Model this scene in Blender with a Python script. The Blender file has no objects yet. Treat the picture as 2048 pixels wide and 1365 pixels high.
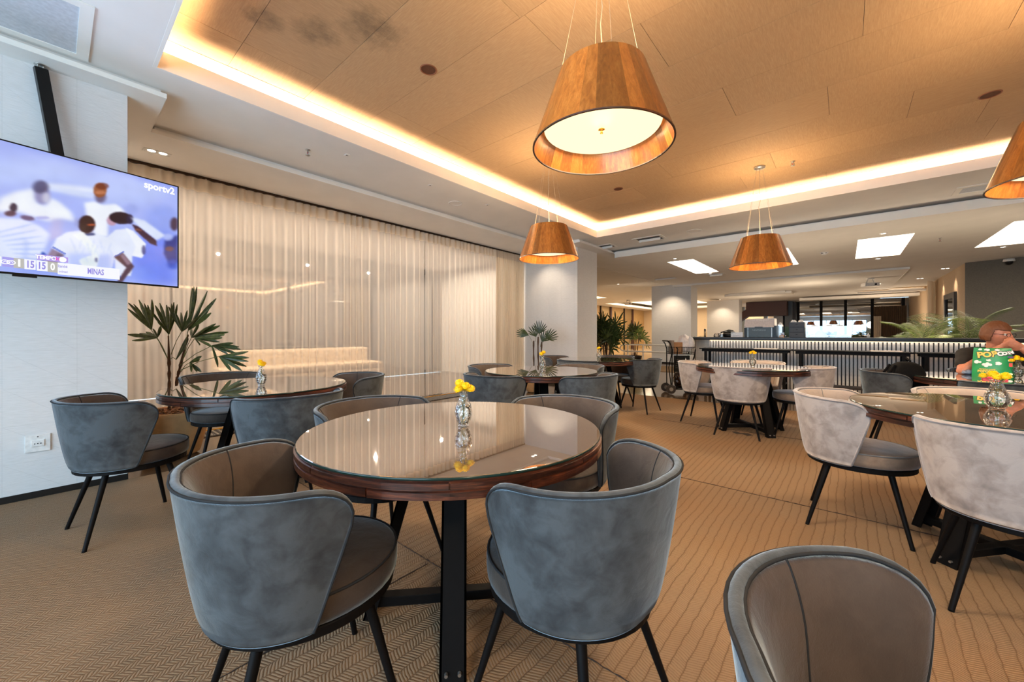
import bpy, bmesh, math, random
import numpy as np
from mathutils import Vector, Matrix, noise
PI = math.pi
R = math.radians
S = bpy.context.scene
C = S.collection

# ---------------------------------------------------------------- camera, sky, exposure
HC = 1.16                                   # eye height
YAW = R(40.46)                              # camera turned left of the room's long axis (+Y)
cd = bpy.data.cameras.new('camera'); cam = bpy.data.objects.new('camera', cd); C.objects.link(cam)
cam.location = (0, 0, HC); cam.rotation_euler = (PI/2, 0, YAW)
cd.sensor_width = 36; cd.lens = 781/2048*36; cd.shift_y = -14.5/2048; cd.clip_start = .02; cd.clip_end = 200
S.camera = cam
W = bpy.data.worlds.new('sky'); S.world = W; W.use_nodes = True
bg = W.node_tree.nodes['Background']; bg.inputs[0].default_value = (.52, .77, 1, 1); bg.inputs[1].default_value = 7.5
S.view_settings.view_transform = 'Standard'; S.view_settings.look = 'None'
S.view_settings.gamma = 1; S.view_settings.exposure = 0.6; S.view_settings.use_curve_mapping = False

def area(name, loc, size, power, color, target=None, portal=False, sizey=None, rot=None):
    l = bpy.data.lights.new(name, 'AREA'); l.energy = power; l.color = color
    l.shape = 'RECTANGLE'; l.size = size; l.size_y = sizey or size
    if portal: l.cycles.is_portal = True
    o = bpy.data.objects.new(name, l); C.objects.link(o); o.location = loc
    if rot is not None: o.rotation_euler = rot
    elif target is not None: o.rotation_euler = (Vector(target)-Vector(loc)).to_track_quat('-Z', 'Y').to_euler()
    return o
def spot(name, loc, target, power, color, angle=60, blend=.6, r=.02):
    l = bpy.data.lights.new(name, 'SPOT'); l.energy = power; l.color = color
    l.spot_size = R(angle); l.spot_blend = blend; l.shadow_soft_size = r
    o = bpy.data.objects.new(name, l); C.objects.link(o); o.location = loc
    o.rotation_euler = (Vector(target)-Vector(loc)).to_track_quat('-Z', 'Y').to_euler()
    return o
def point(name, loc, power, color, r=.05):
    l = bpy.data.lights.new(name, 'POINT'); l.energy = power; l.color = color; l.shadow_soft_size = r
    o = bpy.data.objects.new(name, l); C.objects.link(o); o.location = loc; return o
WARM = (1, .70, .42); WARM2 = (1, .80, .58); COOL = (.58, .80, 1)
# daylight through the big window opening behind the camera
area('daylight_portal', (-1.1, -3.55, 1.5), 5.8, 1, (1, 1, 1), portal=True, sizey=2.5, rot=(PI/2, 0, 0))
# LED strips lying in the ceiling cove, shining up over the lip
CX0, CX1, CY0, CY1 = -3.87, 4.3, .49, 7.2          # cove opening
ZM, ZL, ZW, ZS, ZB = 3.13, 3.266, 3.37, 3.06, 2.95   # main ceiling, lip top, wood ceiling, soffit, lowered slab
def strip_light(name, loc, d, longax, length, width, power, color):
    z = -Vector(d).normalized(); x = Vector(longax).normalized(); y = z.cross(x).normalized(); x = y.cross(z)
    o = area(name, loc, length, power, color, sizey=width)
    o.rotation_euler = Matrix((x, y, z)).transposed().to_euler(); return o
strip_light('cove_light_left', (CX0-.15, (CY0+CY1)/2, 3.20), (.45, 0, 1), (0, 1, 0), CY1-CY0+.3, .05, 82, WARM)
strip_light('cove_light_back', ((CX0+CX1)/2, CY1+.15, 3.20), (0, -.45, 1), (1, 0, 0), CX1-CX0+.3, .05, 92, WARM)
strip_light('cove_light_front', ((CX0+CX1)/2, CY0-.15, 3.20), (0, .45, 1), (1, 0, 0), CX1-CX0+.3, .05, 76, WARM)
strip_light('cove_light_right', (CX1+.15, (CY0+CY1)/2, 3.20), (-.45, 0, 1), (0, 1, 0), CY1-CY0+.3, .05, 76, WARM)
strip_light('added_back_bar_fill', (1.0, 9.35, 1.0), (0, .1, 1), (1, 0, 0), 6.5, .10, 30, WARM2)  # added unseen fill behind the bar, brightens the slab ceiling
for q in ((-1.0, 17.5, 1.7), (-3.2, 21.5, 1.7), (1.2, 22.5, 1.7), (-8.5, 24, 2.2)): point('added_rear_hall_fill', q, 48, WARM2, .2)  # added unseen point fills that lift the ceilings farther back

# ---------------------------------------------------------------- helpers
class MB:
    def __init__(s): s.v = []; s.f = []; s.sm = []; s.mi = []
    def add(s, vs, fs, smooth=False, mi=0):
        n = len(s.v); s.v += [tuple(map(float, v)) for v in vs]
        for f in fs: s.f.append([n+i for i in f]); s.sm.append(smooth); s.mi.append(mi)
    def box(s, x0, x1, y0, y1, z0, z1, mi=0, M=None):
        vs = [(x, y, z) for z in (z0, z1) for y in (y0, y1) for x in (x0, x1)]
        if M is not None: vs = [M @ Vector(v) for v in vs]
        s.add(vs, [(0, 2, 3, 1), (4, 5, 7, 6), (0, 1, 5, 4), (2, 6, 7, 3), (0, 4, 6, 2), (1, 3, 7, 5)], False, mi)
        return s
    def cbox(s, cx, cy, cz, sx, sy, sz, rz=0, mi=0):
        return s.box(-sx/2, sx/2, -sy/2, sy/2, -sz/2, sz/2, mi, Matrix.Translation((cx, cy, cz)) @ Matrix.Rotation(rz, 4, 'Z'))
    def tube(s, pts, rad, n=8, cap=True, mi=0, closed=False, smooth=True):
        pts = [Vector(p) for p in pts]; m = len(pts)
        if not hasattr(rad, '__len__'): rad = [rad]*m
        rings = []; up = None
        for i in range(m):
            if closed: t = pts[(i+1) % m]-pts[i-1]
            else: t = pts[min(i+1, m-1)]-pts[max(i-1, 0)]
            t.normalize()
            if up is None:
                up = Vector((0, 0, 1)) if abs(t.z) < .9 else Vector((1, 0, 0))
            a = t.cross(up)
            if a.length < 1e-6: a = t.orthogonal()
            a.normalize(); b = a.cross(t).normalized(); up = b
            rings.append([pts[i]+(a*math.cos(2*PI*k/n)+b*math.sin(2*PI*k/n))*rad[i] for k in range(n)])
        vs = [v for r in rings for v in r]; fs = []
        for i in range(m if closed else m-1):
            j = (i+1) % m
            for k in range(n):
                l = (k+1) % n; fs.append((i*n+k, i*n+l, j*n+l, j*n+k))
        s.add(vs, fs, smooth, mi)
        if cap and not closed:
            s.add(rings[0], [tuple(range(n))], False, mi); s.add(rings[-1], [tuple(range(n-1, -1, -1))], False, mi)
        return s
    def lathe(s, prof, n=32, cx=0, cy=0, sx=1, sy=1, mi=0, smooth=True, cz=0, cap0=False, cap1=False):
        vs = [(cx+r*math.cos(2*PI*k/n)*sx, cy+r*math.sin(2*PI*k/n)*sy, cz+z) for r, z in prof for k in range(n)]
        fs = [(i*n+k, i*n+(k+1) % n, (i+1)*n+(k+1) % n, (i+1)*n+k) for i in range(len(prof)-1) for k in range(n)]
        s.add(vs, fs, smooth, mi)
        if cap0: s.add(vs[:n], [tuple(range(n-1, -1, -1))], False, mi)
        if cap1: s.add(vs[-n:], [tuple(range(n))], False, mi)
        return s
    def prism(s, poly, z0, z1, mi=0, M=None):
        n = len(poly); vs = [(x, y, z0) for x, y in poly]+[(x, y, z1) for x, y in poly]
        if M is not None: vs = [M @ Vector(v) for v in vs]
        s.add(vs, [tuple(range(n-1, -1, -1)), tuple(range(n, 2*n))]+[(i, (i+1) % n, n+(i+1) % n, n+i) for i in range(n)], False, mi)
        return s
    def ball(s, c, r, n=10, m=7, sc=(1, 1, 1), mi=0, jit=0, rnd=random):
        vs = [(c[0], c[1], c[2]-r*sc[2])]
        for i in range(1, m):
            a = PI*i/m
            for k in range(n):
                q = r*(1+jit*(rnd.random()-.5)) if jit else r
                vs.append((c[0]+q*sc[0]*math.sin(a)*math.cos(2*PI*k/n), c[1]+q*sc[1]*math.sin(a)*math.sin(2*PI*k/n), c[2]-q*sc[2]*math.cos(a)))
        vs.append((c[0], c[1], c[2]+r*sc[2])); fs = []
        for k in range(n):
            fs.append((0, 1+(k+1) % n, 1+k))
            for i in range(m-2): fs.append((1+i*n+k, 1+i*n+(k+1) % n, 1+(i+1)*n+(k+1) % n, 1+(i+1)*n+k))
            fs.append((1+(m-2)*n+k, 1+(m-2)*n+(k+1) % n, len(vs)-1))
        s.add(vs, fs, True, mi); return s
    def mesh(s, name, mats):
        me = bpy.data.meshes.new(name); me.from_pydata(s.v, [], s.f)
        for m in (mats if isinstance(mats, (list, tuple)) else [mats]): me.materials.append(m)
        me.polygons.foreach_set('use_smooth', s.sm); me.polygons.foreach_set('material_index', s.mi); me.update()
        return me
def obj(name, mb, mats, parent=None, loc=(0, 0, 0), rot=(0, 0, 0), bevel=0, seg=2):
    me = mb.mesh(name, mats) if isinstance(mb, MB) else mb
    if bevel and isinstance(mb, MB):
        b = bmesh.new(); b.from_mesh(me); bmesh.ops.remove_doubles(b, verts=b.verts, dist=1e-6)
        es = [e for e in b.edges if len(e.link_faces) == 2 and e.calc_face_angle() > R(35)]
        bmesh.ops.bevel(b, geom=es, offset=bevel, segments=seg, profile=.6, affect='EDGES', clamp_overlap=True)
        b.to_mesh(me); b.free()
        me.polygons.foreach_set('use_smooth', [False]*len(me.polygons))
    o = bpy.data.objects.new(name, me); C.objects.link(o)
    o.parent = parent; o.location = loc; o.rotation_euler = rot
    return o
def tag(o, label=None, cat=None, group=None, kind=None):
    if label: o['label'] = label
    if cat: o['category'] = cat
    if group: o['group'] = group
    if kind: o['kind'] = kind
    return o
def thing(name, label, cat, loc=(0, 0, 0), rz=0, group=None):
    o = bpy.data.objects.new(name, None); C.objects.link(o); o.empty_display_size = .1
    o.location = loc; o.rotation_euler = (0, 0, rz)
    return tag(o, label, cat, group)
def struct(name, mb, mats, parent=None, **k):
    o = obj(name, mb, mats, parent, **k)
    if parent is None: o['kind'] = 'structure'
    return o
def kids(o): return [c for c in bpy.data.objects if c.parent == o]
def dup(root, loc, rz, label=None, group=None, mats=None):
    def cp(o, par):
        c = o.copy(); C.objects.link(c); c.parent = par
        for ch in KID.get(o.name, []): cp(ch, c)
        return c
    r = cp(root, None); r.location = loc; r.rotation_euler = (0, 0, rz)
    if label: r['label'] = label
    if group: r['group'] = group
    return r
KID = {}
def index_kids():
    KID.clear()
    for o in bpy.data.objects:
        if o.parent: KID.setdefault(o.parent.name, []).append(o)
def text_mesh(body, size, mat, name='lettering', extrude=.0005, align='CENTER', bold=0, sx=1):
    cu = bpy.data.curves.new(name, 'FONT'); cu.body = body; cu.size = size; cu.extrude = extrude
    cu.align_x = align; cu.align_y = 'CENTER'; cu.offset = bold; cu.resolution_u = 3
    o = bpy.data.objects.new(name, cu); C.objects.link(o)
    dg = bpy.context.evaluated_depsgraph_get(); me = bpy.data.meshes.new_from_object(o.evaluated_get(dg))
    bpy.data.objects.remove(o); bpy.data.curves.remove(cu)
    me.materials.clear(); me.materials.append(mat)
    if sx != 1:
        for v in me.vertices: v.co.x *= sx
    return me

# ---------------------------------------------------------------- materials
def lin(h):
    if isinstance(h, str): c = [int(h[i:i+2], 16)/255 for i in (0, 2, 4)]
    else: c = h; return (*c, 1)
    return tuple((x/12.92 if x <= .04045 else ((x+.055)/1.055)**2.4) for x in c)+(1,)
class NT:
    def __init__(s, name):
        s.m = bpy.data.materials.new(name); s.m.use_nodes = True; s.t = s.m.node_tree
        s.b = s.t.nodes['Principled BSDF']; s.out = s.t.nodes['Material Output']
    def n(s, typ, **k):
        x = s.t.nodes.new('ShaderNode'+typ)
        for a, b in k.items():
            if a.startswith('i_'):
                key = a[2:]; key = int(key) if key.isdigit() else key.replace('_', ' ')
                x.inputs[key].default_value = b
            else: setattr(x, a, b)
        return x
    def l(s, a, b): s.t.links.new(a, b)
    def set(s, **k):
        for a, b in k.items(): s.b.inputs[a.replace('_', ' ')].default_value = b
    def coord(s, scale=(1, 1, 1), rot=(0, 0, 0), kind='Object'):
        tc = s.n('TexCoord'); mp = s.n('Mapping'); s.l(tc.outputs[kind], mp.inputs[0])
        mp.inputs['Scale'].default_value = scale; mp.inputs['Rotation'].default_value = rot
        return mp.outputs[0]
    def noise(s, v, scale, detail=3, rough=.5, dist=0):
        x = s.n('TexNoise'); x.inputs['Scale'].default_value = scale; x.inputs['Detail'].default_value = detail
        x.inputs['Roughness'].default_value = rough; x.inputs['Distortion'].default_value = dist
        if v is not None: s.l(v, x.inputs['Vector'])
        return x.outputs['Fac']
    def ramp(s, f, stops):
        x = s.n('ValToRGB'); s.l(f, x.inputs[0]); e = x.color_ramp.elements
        while len(e) < len(stops): e.new(.5)
        for q, (p, c) in zip(e, stops): q.position = p; q.color = c if len(c) == 4 else (*c, 1)
        return x.outputs[0]
    def math(s, op, a, b=None, c=None):
        x = s.n('Math', operation=op)
        for i, q in enumerate((a, b, c)):
            if q is None: continue
            if isinstance(q, (int, float)): x.inputs[i].default_value = q
            else: s.l(q, x.inputs[i])
        return x.outputs[0]
    def mix(s, f, a, b, mode='MIX'):
        x = s.n('Mix', data_type='RGBA', blend_type=mode)
        for i, q in ((0, f), (6, a), (7, b)):
            if isinstance(q, (int, float)): x.inputs[i].default_value = q
            elif isinstance(q, tuple): x.inputs[i].default_value = q
            else: s.l(q, x.inputs[i])
        return x.outputs[2]
    def bump(s, h, strength=.3, dist=.01):
        x = s.n('Bump'); x.inputs['Strength'].default_value = strength; x.inputs['Distance'].default_value = dist
        s.l(h, x.inputs['Height']); s.l(x.outputs[0], s.b.inputs['Normal']); return x
    def base(s, c): s.l(c, s.b.inputs['Base Color'])
def plain(name, col, rough=.5, metal=0, spec=.5, bumpy=0, bscale=40, var=.08, **k):
    t = NT(name); c = lin(col); t.set(Base_Color=c, Roughness=rough, Metallic=metal)
    t.b.inputs['Specular IOR Level'].default_value = spec
    for a, b in k.items(): t.b.inputs[a.replace('_', ' ')].default_value = b
    v = t.coord(); f = t.noise(v, bscale, 3)
    d = tuple(x*(1-var) for x in c[:3])+(1,); e = tuple(min(1, x*(1+var)) for x in c[:3])+(1,)
    t.base(t.ramp(f, [(.35, d), (.65, e)]))
    if bumpy: t.bump(f, bumpy, .004)
    return t.m
def emis(name, col, st):
    t = NT(name); t.set(Base_Color=(0, 0, 0, 1)); t.b.inputs['Emission Color'].default_value = lin(col)
    t.b.inputs['Emission Strength'].default_value = st; return t.m
M = {}
M['plaster'] = plain('white_ceiling_paint', 'e6e2dc', .7, bscale=3, var=.02)
M['plaster_light'] = plain('white_fascia_paint', 'eae6de', .6, bscale=3, var=.02)
M['grey_wall'] = plain('grey_paint', '6b6458', .7)
M['black_metal'] = plain('black_powder_coated_steel', '0e0b0a', .55, 0, .1)
M['chrome'] = plain('brushed_metal', 'b8b4ae', .3, .9)
M['white_plastic'] = plain('white_plastic', 'dcdad6', .35)
M['black_plastic'] = plain('black_plastic', '121110', .35, spec=.25)
M['dark_counter'] = plain('dark_stone_counter', '1f1b18', .35, spec=.3, bscale=90)
M['brass'] = plain('aged_brass', '8a6a34', .35, .9)
M['petiole'] = plain('green_stalk', '4a5526', .55)
M['bark'] = plain('palm_fibre', '4e3420', .85, bumpy=.8, bscale=120)
M['terracotta'] = plain('ochre_clay_pot', 'a87f52', .75, bumpy=.3, bscale=14)
M['wire'] = plain('clear_cable', 'b09a80', .4)
M['rubber'] = plain('dark_rubber', '2a2320', .8)
M['black_cloth'] = plain('black_cloth', '0a0909', .9, spec=.1, bumpy=.4, bscale=60)
M['yellow_line'] = plain('yellow_metal_edge', 'c8911c', .4, .3)
M['cup'] = plain('white_porcelain', 'e6e2dc', .25)
M['baseb'] = plain('black_baseboard', '161311', .4)
M['dark_brown'] = plain('dark_red_brown_panel', '3a1810', .55)
M['dark_wall'] = plain('dark_panel', '2a2019', .5)
M['drape_dark'] = plain('brown_pleated_drape', '5a4632', .85)

def wood(name, stops, scale=(1, 1, 1), rough=.4, ring=6, rnd=.25, coat=0, bump=.05):
    t = NT(name); oi = t.n('ObjectInfo')
    tc = t.n('TexCoord'); va = t.n('VectorMath', operation='ADD')
    cx = t.n('CombineXYZ'); r10 = t.math('MULTIPLY', oi.outputs['Random'], 37.0)
    for i in range(3): t.l(r10, cx.inputs[i])
    mp = t.n('Mapping'); t.l(tc.outputs['Object'], mp.inputs[0]); mp.inputs['Scale'].default_value = scale
    t.l(mp.outputs[0], va.inputs[0]); t.l(cx.outputs[0], va.inputs[1]); v = va.outputs[0]
    g = t.noise(v, ring, 6, .62, .6); fine = t.noise(v, ring*9, 3, .6)
    f = t.math('ADD', t.math('MULTIPLY', g, .75), t.math('MULTIPLY', fine, .25))
    c = t.ramp(f, stops)
    hv = t.n('HueSaturation'); t.l(c, hv.inputs['Color'])
    t.l(t.math('ADD', t.math('MULTIPLY', t.math('SUBTRACT', oi.outputs['Random'], .5), rnd*2), 1.0), hv.inputs['Value'])
    t.base(hv.outputs[0]); t.set(Roughness=rough); t.b.inputs['Coat Weight'].default_value = coat
    t.b.inputs['Coat Roughness'].default_value = .15
    t.bump(f, bump, .003); return t.m
def stain(m):
    nt = m.node_tree; b = nt.nodes['Principled BSDF']; src = b.inputs['Base Color'].links[0].from_socket
    g = nt.nodes.new('ShaderNodeNewGeometry'); acc = None
    for (x, y, r_) in ((-2.95, 1.25, .32), (-2.6, 1.5, .42), (-3.1, .95, .25)):
        d = nt.nodes.new('ShaderNodeVectorMath'); d.operation = 'DISTANCE'; nt.links.new(g.outputs['Position'], d.inputs[0]); d.inputs[1].default_value = (x, y, 3.37)
        q = nt.nodes.new('ShaderNodeMapRange'); nt.links.new(d.outputs['Value'], q.inputs[0]); q.inputs[1].default_value = r_; q.inputs[2].default_value = r_*.2; q.inputs[3].default_value = 0; q.inputs[4].default_value = 1
        if acc is None: acc = q.outputs[0]
        else:
            a = nt.nodes.new('ShaderNodeMath'); a.operation = 'MAXIMUM'; nt.links.new(acc, a.inputs[0]); nt.links.new(q.outputs[0], a.inputs[1]); acc = a.outputs[0]
    n = nt.nodes.new('ShaderNodeTexNoise'); n.inputs['Scale'].default_value = 9; n.inputs['Detail'].default_value = 6; n.inputs['Roughness'].default_value = .7; nt.links.new(g.outputs['Position'], n.inputs[0])
    a = nt.nodes.new('ShaderNodeMath'); a.operation = 'MULTIPLY'; nt.links.new(acc, a.inputs[0]); nt.links.new(n.outputs[0], a.inputs[1])
    rr = nt.nodes.new('ShaderNodeMapRange'); nt.links.new(a.outputs[0], rr.inputs[0]); rr.inputs[1].default_value = .25; rr.inputs[2].default_value = .6; rr.inputs[4].default_value = .55
    mx = nt.nodes.new('ShaderNodeMix'); mx.data_type = 'RGBA'; nt.links.new(rr.outputs[0], mx.inputs[0]); nt.links.new(src, mx.inputs[6]); mx.inputs[7].default_value = (.06, .04, .025, 1); nt.links.new(mx.outputs[2], b.inputs['Base Color'])
M['shade_wood'] = wood('teak_stave', [(.25, lin('7a3e16')), (.5, lin('a86426')), (.75, lin('c88440'))], (30, 30, 2.5), .35, 1.6, .5, coat=.3)
M['table_wood'] = wood('dark_rosewood', [(.38, lin('140a07')), (.5, lin('3a1c12')), (.62, lin('64331e'))], (1.6, 1.6, 26), .34, 2.4, .3, coat=.4)
M['ceil_wood'] = wood('woven_wood_ceiling', [(.25, lin('a8845e')), (.5, lin('b8946c')), (.75, lin('c8a67e'))], (60, 4, 4), .7, 3.0, .06, bump=.25); stain(M['ceil_wood'])
M['board_brown'] = wood('brown_cardboard', [(.3, lin('8a6240')), (.7, lin('a87a50'))], (2, 2, 2), .8, 3, .1)
M['bark_chip'] = wood('bark_chip', [(.3, lin('3c2012')), (.5, lin('7a4a28')), (.7, lin('a8744a'))], (12, 12, 12), .85, 3, .5)

def velvet(name, base, dark, blotch=.5, seed=0, rub=None):
    t = NT(name); oi = t.n('ObjectInfo'); tc = t.n('TexCoord'); va = t.n('VectorMath', operation='ADD')
    cx = t.n('CombineXYZ'); r = t.math('MULTIPLY', oi.outputs['Random'], 50.0)
    for i in range(3): t.l(r, cx.inputs[i])
    t.l(tc.outputs['Object'], va.inputs[0]); t.l(cx.outputs[0], va.inputs[1]); v = va.outputs[0]
    big = t.noise(v, 5.5, 5, .6, .3); sm = t.noise(v, 17, 3, .55, .5)
    m1 = t.ramp(t.math('ADD', t.math('MULTIPLY', big, .6), t.math('MULTIPLY', sm, .4)), [(.36, (1, 1, 1, 1)), (.47, (.5, .5, .5, 1)), (.56, (0, 0, 0, 1))])
    c = t.mix(t.math('MULTIPLY', m1, blotch), lin(base), lin(dark))
    t.base(c); t.set(Roughness=.75); t.b.inputs['Sheen Weight'].default_value = .6
    t.b.inputs['Sheen Roughness'].default_value = .35; t.b.inputs['Sheen Tint'].default_value = ((.52, .64, .73, 1) if lin(base)[0] < .2 else (.8, .8, .82, 1))
    t.b.inputs['Specular IOR Level'].default_value = .2
    f = t.noise(v, 350, 2); h = t.math('ADD', t.math('MULTIPLY', f, .15), sm); t.bump(h, .22, .012)
    return t.m
M['velvet_dark'] = velvet('charcoal_velvet', '484b4d', '2b2b2c', .95)
M['velvet_seat'] = velvet('charcoal_velvet_seat', '40362f', '2c2420', .6)
M['velvet_light'] = velvet('pale_grey_velvet', 'a09690', '6e6460', .8)
M['velvet_light_seat'] = velvet('taupe_velvet_seat', '87715f', '5e4c40', .6)
M['pipe_dark'] = plain('dark_piping', '2c2c2d', .8, spec=.05)
M['velvet_warm_lit'] = velvet('charcoal_velvet_warm_lit', '4a3e36', '362c26', .6)  # same velvet as outside; warm lamp light put into a browner colour
M['velvet_light_warm_lit'] = velvet('pale_velvet_warm_lit', 'a09084', '80706a', .5)  # pale velvet again, browned to stand for warm light on the inner back

# woven sisal: short raised stitches laid in rows
def sisal(RW=.047, ST=.012, nm='woven_sisal_carpet'):
    t = NT(nm); tc = t.n('TexCoord'); mp = t.n('Mapping'); t.l(tc.outputs['Object'], mp.inputs[0])
    w = t.noise(mp.outputs[0], 1.6, 1); v0 = mp.outputs[0]
    sp = t.n('SeparateXYZ'); t.l(v0, sp.inputs[0])
    w2 = t.noise(mp.outputs[0], 14, 2); wob = t.math('ADD', t.math('MULTIPLY', t.math('SUBTRACT', w, .5), .05), t.math('MULTIPLY', t.math('SUBTRACT', w2, .5), .016))
    x = t.math('ADD', sp.outputs[0], wob); y = t.math('ADD', sp.outputs[1], wob)
    row = t.math('FLOOR', t.math('DIVIDE', x, RW))
    fx = t.math('FRACT', t.math('DIVIDE', x, RW))            # 0..1 across a row
    par = t.math('SUBTRACT', t.math('MULTIPLY', t.math('MODULO', t.math('ABSOLUTE', row), 2.0), 2.0), 1.0)
    yy = t.math('ADD', t.math('DIVIDE', y, ST), t.math('MULTIPLY', t.math('MULTIPLY', fx, par), 1.6))
    st = t.math('ABSOLUTE', t.math('SUBTRACT', t.math('FRACT', yy), .5))      # stitches
    a = t.math('SUBTRACT', 1.0, t.math('MULTIPLY', t.math('POWER', t.math('MULTIPLY', st, 2.0), 2.0), 1.0))
    e = t.math('ABSOLUTE', t.math('SUBTRACT', fx, .5))
    b = t.math('SUBTRACT', 1.0, t.math('POWER', t.math('MULTIPLY', e, 2.0), 9.0))
    h = t.math('MULTIPLY', t.math('ADD', t.math('MULTIPLY', a, .75), .25), b)
    fib = t.noise(mp.outputs[0], 260, 2); blot = t.noise(mp.outputs[0], 1.3, 3)
    hh = t.math('ADD', h, t.math('MULTIPLY', fib, .55))
    c = t.ramp(hh, [(.05, lin('4a3829')), (.5, lin('6c5641')), (1.1, lin('856e57'))])
    c = t.mix(t.math('MULTIPLY', t.ramp(blot, [(.35, (0, 0, 0, 1)), (.7, (1, 1, 1, 1))]), .3), c, lin('8c6238'))
    t.base(c); t.set(Roughness=.85); t.b.inputs['Specular IOR Level'].default_value = .15
    t.bump(hh, .7, .006); return t.m
M['sisal'] = sisal(); M['sisal_fine'] = sisal(.029, .013, 'finer_woven_sisal_carpet')
M['seam'] = plain('carpet_seam', '2e2018', .9)

def polished(name, c1, c2, rough):
    t = NT(name); v = t.coord((1, 6, 1)); f = t.noise(v, 2.2, 5, .6, .4); t.base(t.ramp(f, [(.3, lin(c1)), (.7, lin(c2))]))
    t.set(Roughness=rough); t.bump(t.noise(v, 30, 2), .03, .002); return t.m
M['floor'] = polished('polished_dark_floor', '463629', '5e4a38', .14)
M['lobby_floor'] = polished('polished_lobby_stone', '9a8874', 'b0a08c', .1)

# embossed wall covering: fine relief of slanted facets
def wallcover():
    t = NT('embossed_white_wallcovering'); tc = t.n('TexCoord'); sp = t.n('SeparateXYZ'); t.l(tc.outputs['Object'], sp.inputs[0])
    u = t.math('ADD', sp.outputs[0], sp.outputs[1]); z = sp.outputs[2]
    a = t.math('DIVIDE', u, .34); b = t.math('DIVIDE', z, .26)
    def ln(q, w): return t.math('LESS_THAN', t.math('ABSOLUTE', t.math('SUBTRACT', t.math('FRACT', q), .5)), w)
    col = t.math('FLOOR', t.math('ADD', a, .5))
    bb = t.math('ADD', b, t.math('MULTIPLY', col, .5))
    l1 = ln(a, .012); l2 = ln(bb, .012); d = t.math('ADD', bb, t.math('MULTIPLY', t.math('FRACT', t.math('ADD', a, .5)), 1.0)); l3 = ln(d, .012)
    tri = t.math('FRACT', t.math('MULTIPLY', t.math('ADD', t.math('FLOOR', t.math('ADD', d, .5)), t.math('FLOOR', t.math('ADD', bb, .5))), .5)); s = t.math('MAXIMUM', t.math('MAXIMUM', l1, l2), l3)
    fine = t.noise(t.coord((1, 1, 14)), 14, 3)
    h = t.math('ADD', t.math('ADD', t.math('MULTIPLY', s, -.8), t.math('MULTIPLY', tri, 1.2)), t.math('MULTIPLY', fine, .25))
    t.base(t.mix(t.math('MULTIPLY', s, .12), t.ramp(fine, [(.3, lin('cfcdca')), (.7, lin('dad8d6'))]), lin('a8a6a2')))
    t.set(Roughness=.6); t.bump(h, .35, .006); return t.m
M['wallcover'] = wallcover()

def glassy(name, rough=0.02, ior=1.45, tint=(1, 1, 1, 1)):
    t = NT(name); t.set(Base_Color=tint, Roughness=rough, IOR=ior); t.b.inputs['Transmission Weight'].default_value = 1
    return t
def thin_glass(name, tint, refl=.1, rough=.01):
    t = NT(name); t.t.nodes.remove(t.b)
    tr = t.n('BsdfTransparent'); tr.inputs[0].default_value = tint; gl = t.n('BsdfGlossy'); gl.inputs['Roughness'].default_value = rough
    fr = t.n('Fresnel'); fr.inputs[0].default_value = 1.5; mx = t.n('MixShader')
    t.l(t.math('ADD', fr.outputs[0], refl), mx.inputs[0]); t.l(tr.outputs[0], mx.inputs[1]); t.l(gl.outputs[0], mx.inputs[2]); t.l(mx.outputs[0], t.out.inputs[0])
    return t.m
def vase_glass():
    t = NT('cut_crystal'); v = t.coord(); vo = t.n('TexVoronoi'); vo.inputs['Scale'].default_value = 70; t.l(v, vo.inputs['Vector'])
    t.t.nodes.remove(t.b); bp = t.n('Bump'); bp.inputs['Strength'].default_value = .9; bp.inputs['Distance'].default_value = .006; t.l(vo.outputs[0], bp.inputs['Height'])
    tr = t.n('BsdfTransparent'); tr.inputs[0].default_value = (.96, .98, .98, 1); gl = t.n('BsdfGlossy'); gl.inputs['Roughness'].default_value = .08
    fr = t.n('LayerWeight'); fr.inputs[0].default_value = .35
    for x in (gl, fr): t.l(bp.outputs[0], x.inputs['Normal'])
    m2 = t.n('MixShader'); t.l(t.math('ADD', t.math('MULTIPLY', fr.outputs['Facing'], .75), .10), m2.inputs[0]); t.l(tr.outputs[0], m2.inputs[1]); t.l(gl.outputs[0], m2.inputs[2]); t.l(m2.outputs[0], t.out.inputs[0])
    return t.m
M['crystal'] = vase_glass()
M['table_glass'] = None
def tglass():
    # bronze-tinted glass lying on the wood: seen from outside it is a glossy brown sheet
    t = NT('tinted_table_glass'); v = t.coord((1, 1, 1)); f = t.noise(v, 3, 3)
    t.base(t.ramp(f, [(.3, lin('56463a')), (.7, lin('665444'))])); t.set(Roughness=.02, IOR=2.6)
    t.b.inputs['Coat Weight'].default_value = 1; t.b.inputs['Coat Roughness'].default_value = .01; t.b.inputs['Coat IOR'].default_value = 1.7
    return t.m
M['table_glass'] = tglass()
M['glass_edge'] = plain('green_glass_edge', '1c2e28', .15, spec=.3)
M['dark_glass'] = None
def dglass():
    t = NT('dark_window_glass'); v = t.coord(); t.set(Base_Color=(.012, .010, .009, 1), Roughness=.015, IOR=3.2)
    t.b.inputs['Coat Weight'].default_value = 1; t.b.inputs['Coat IOR'].default_value = 1.9; t.b.inputs['Coat Roughness'].default_value = 0.01
    t.bump(t.noise(v, .6, 1), .02, .02); return t.m
M['dark_glass'] = dglass()

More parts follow.
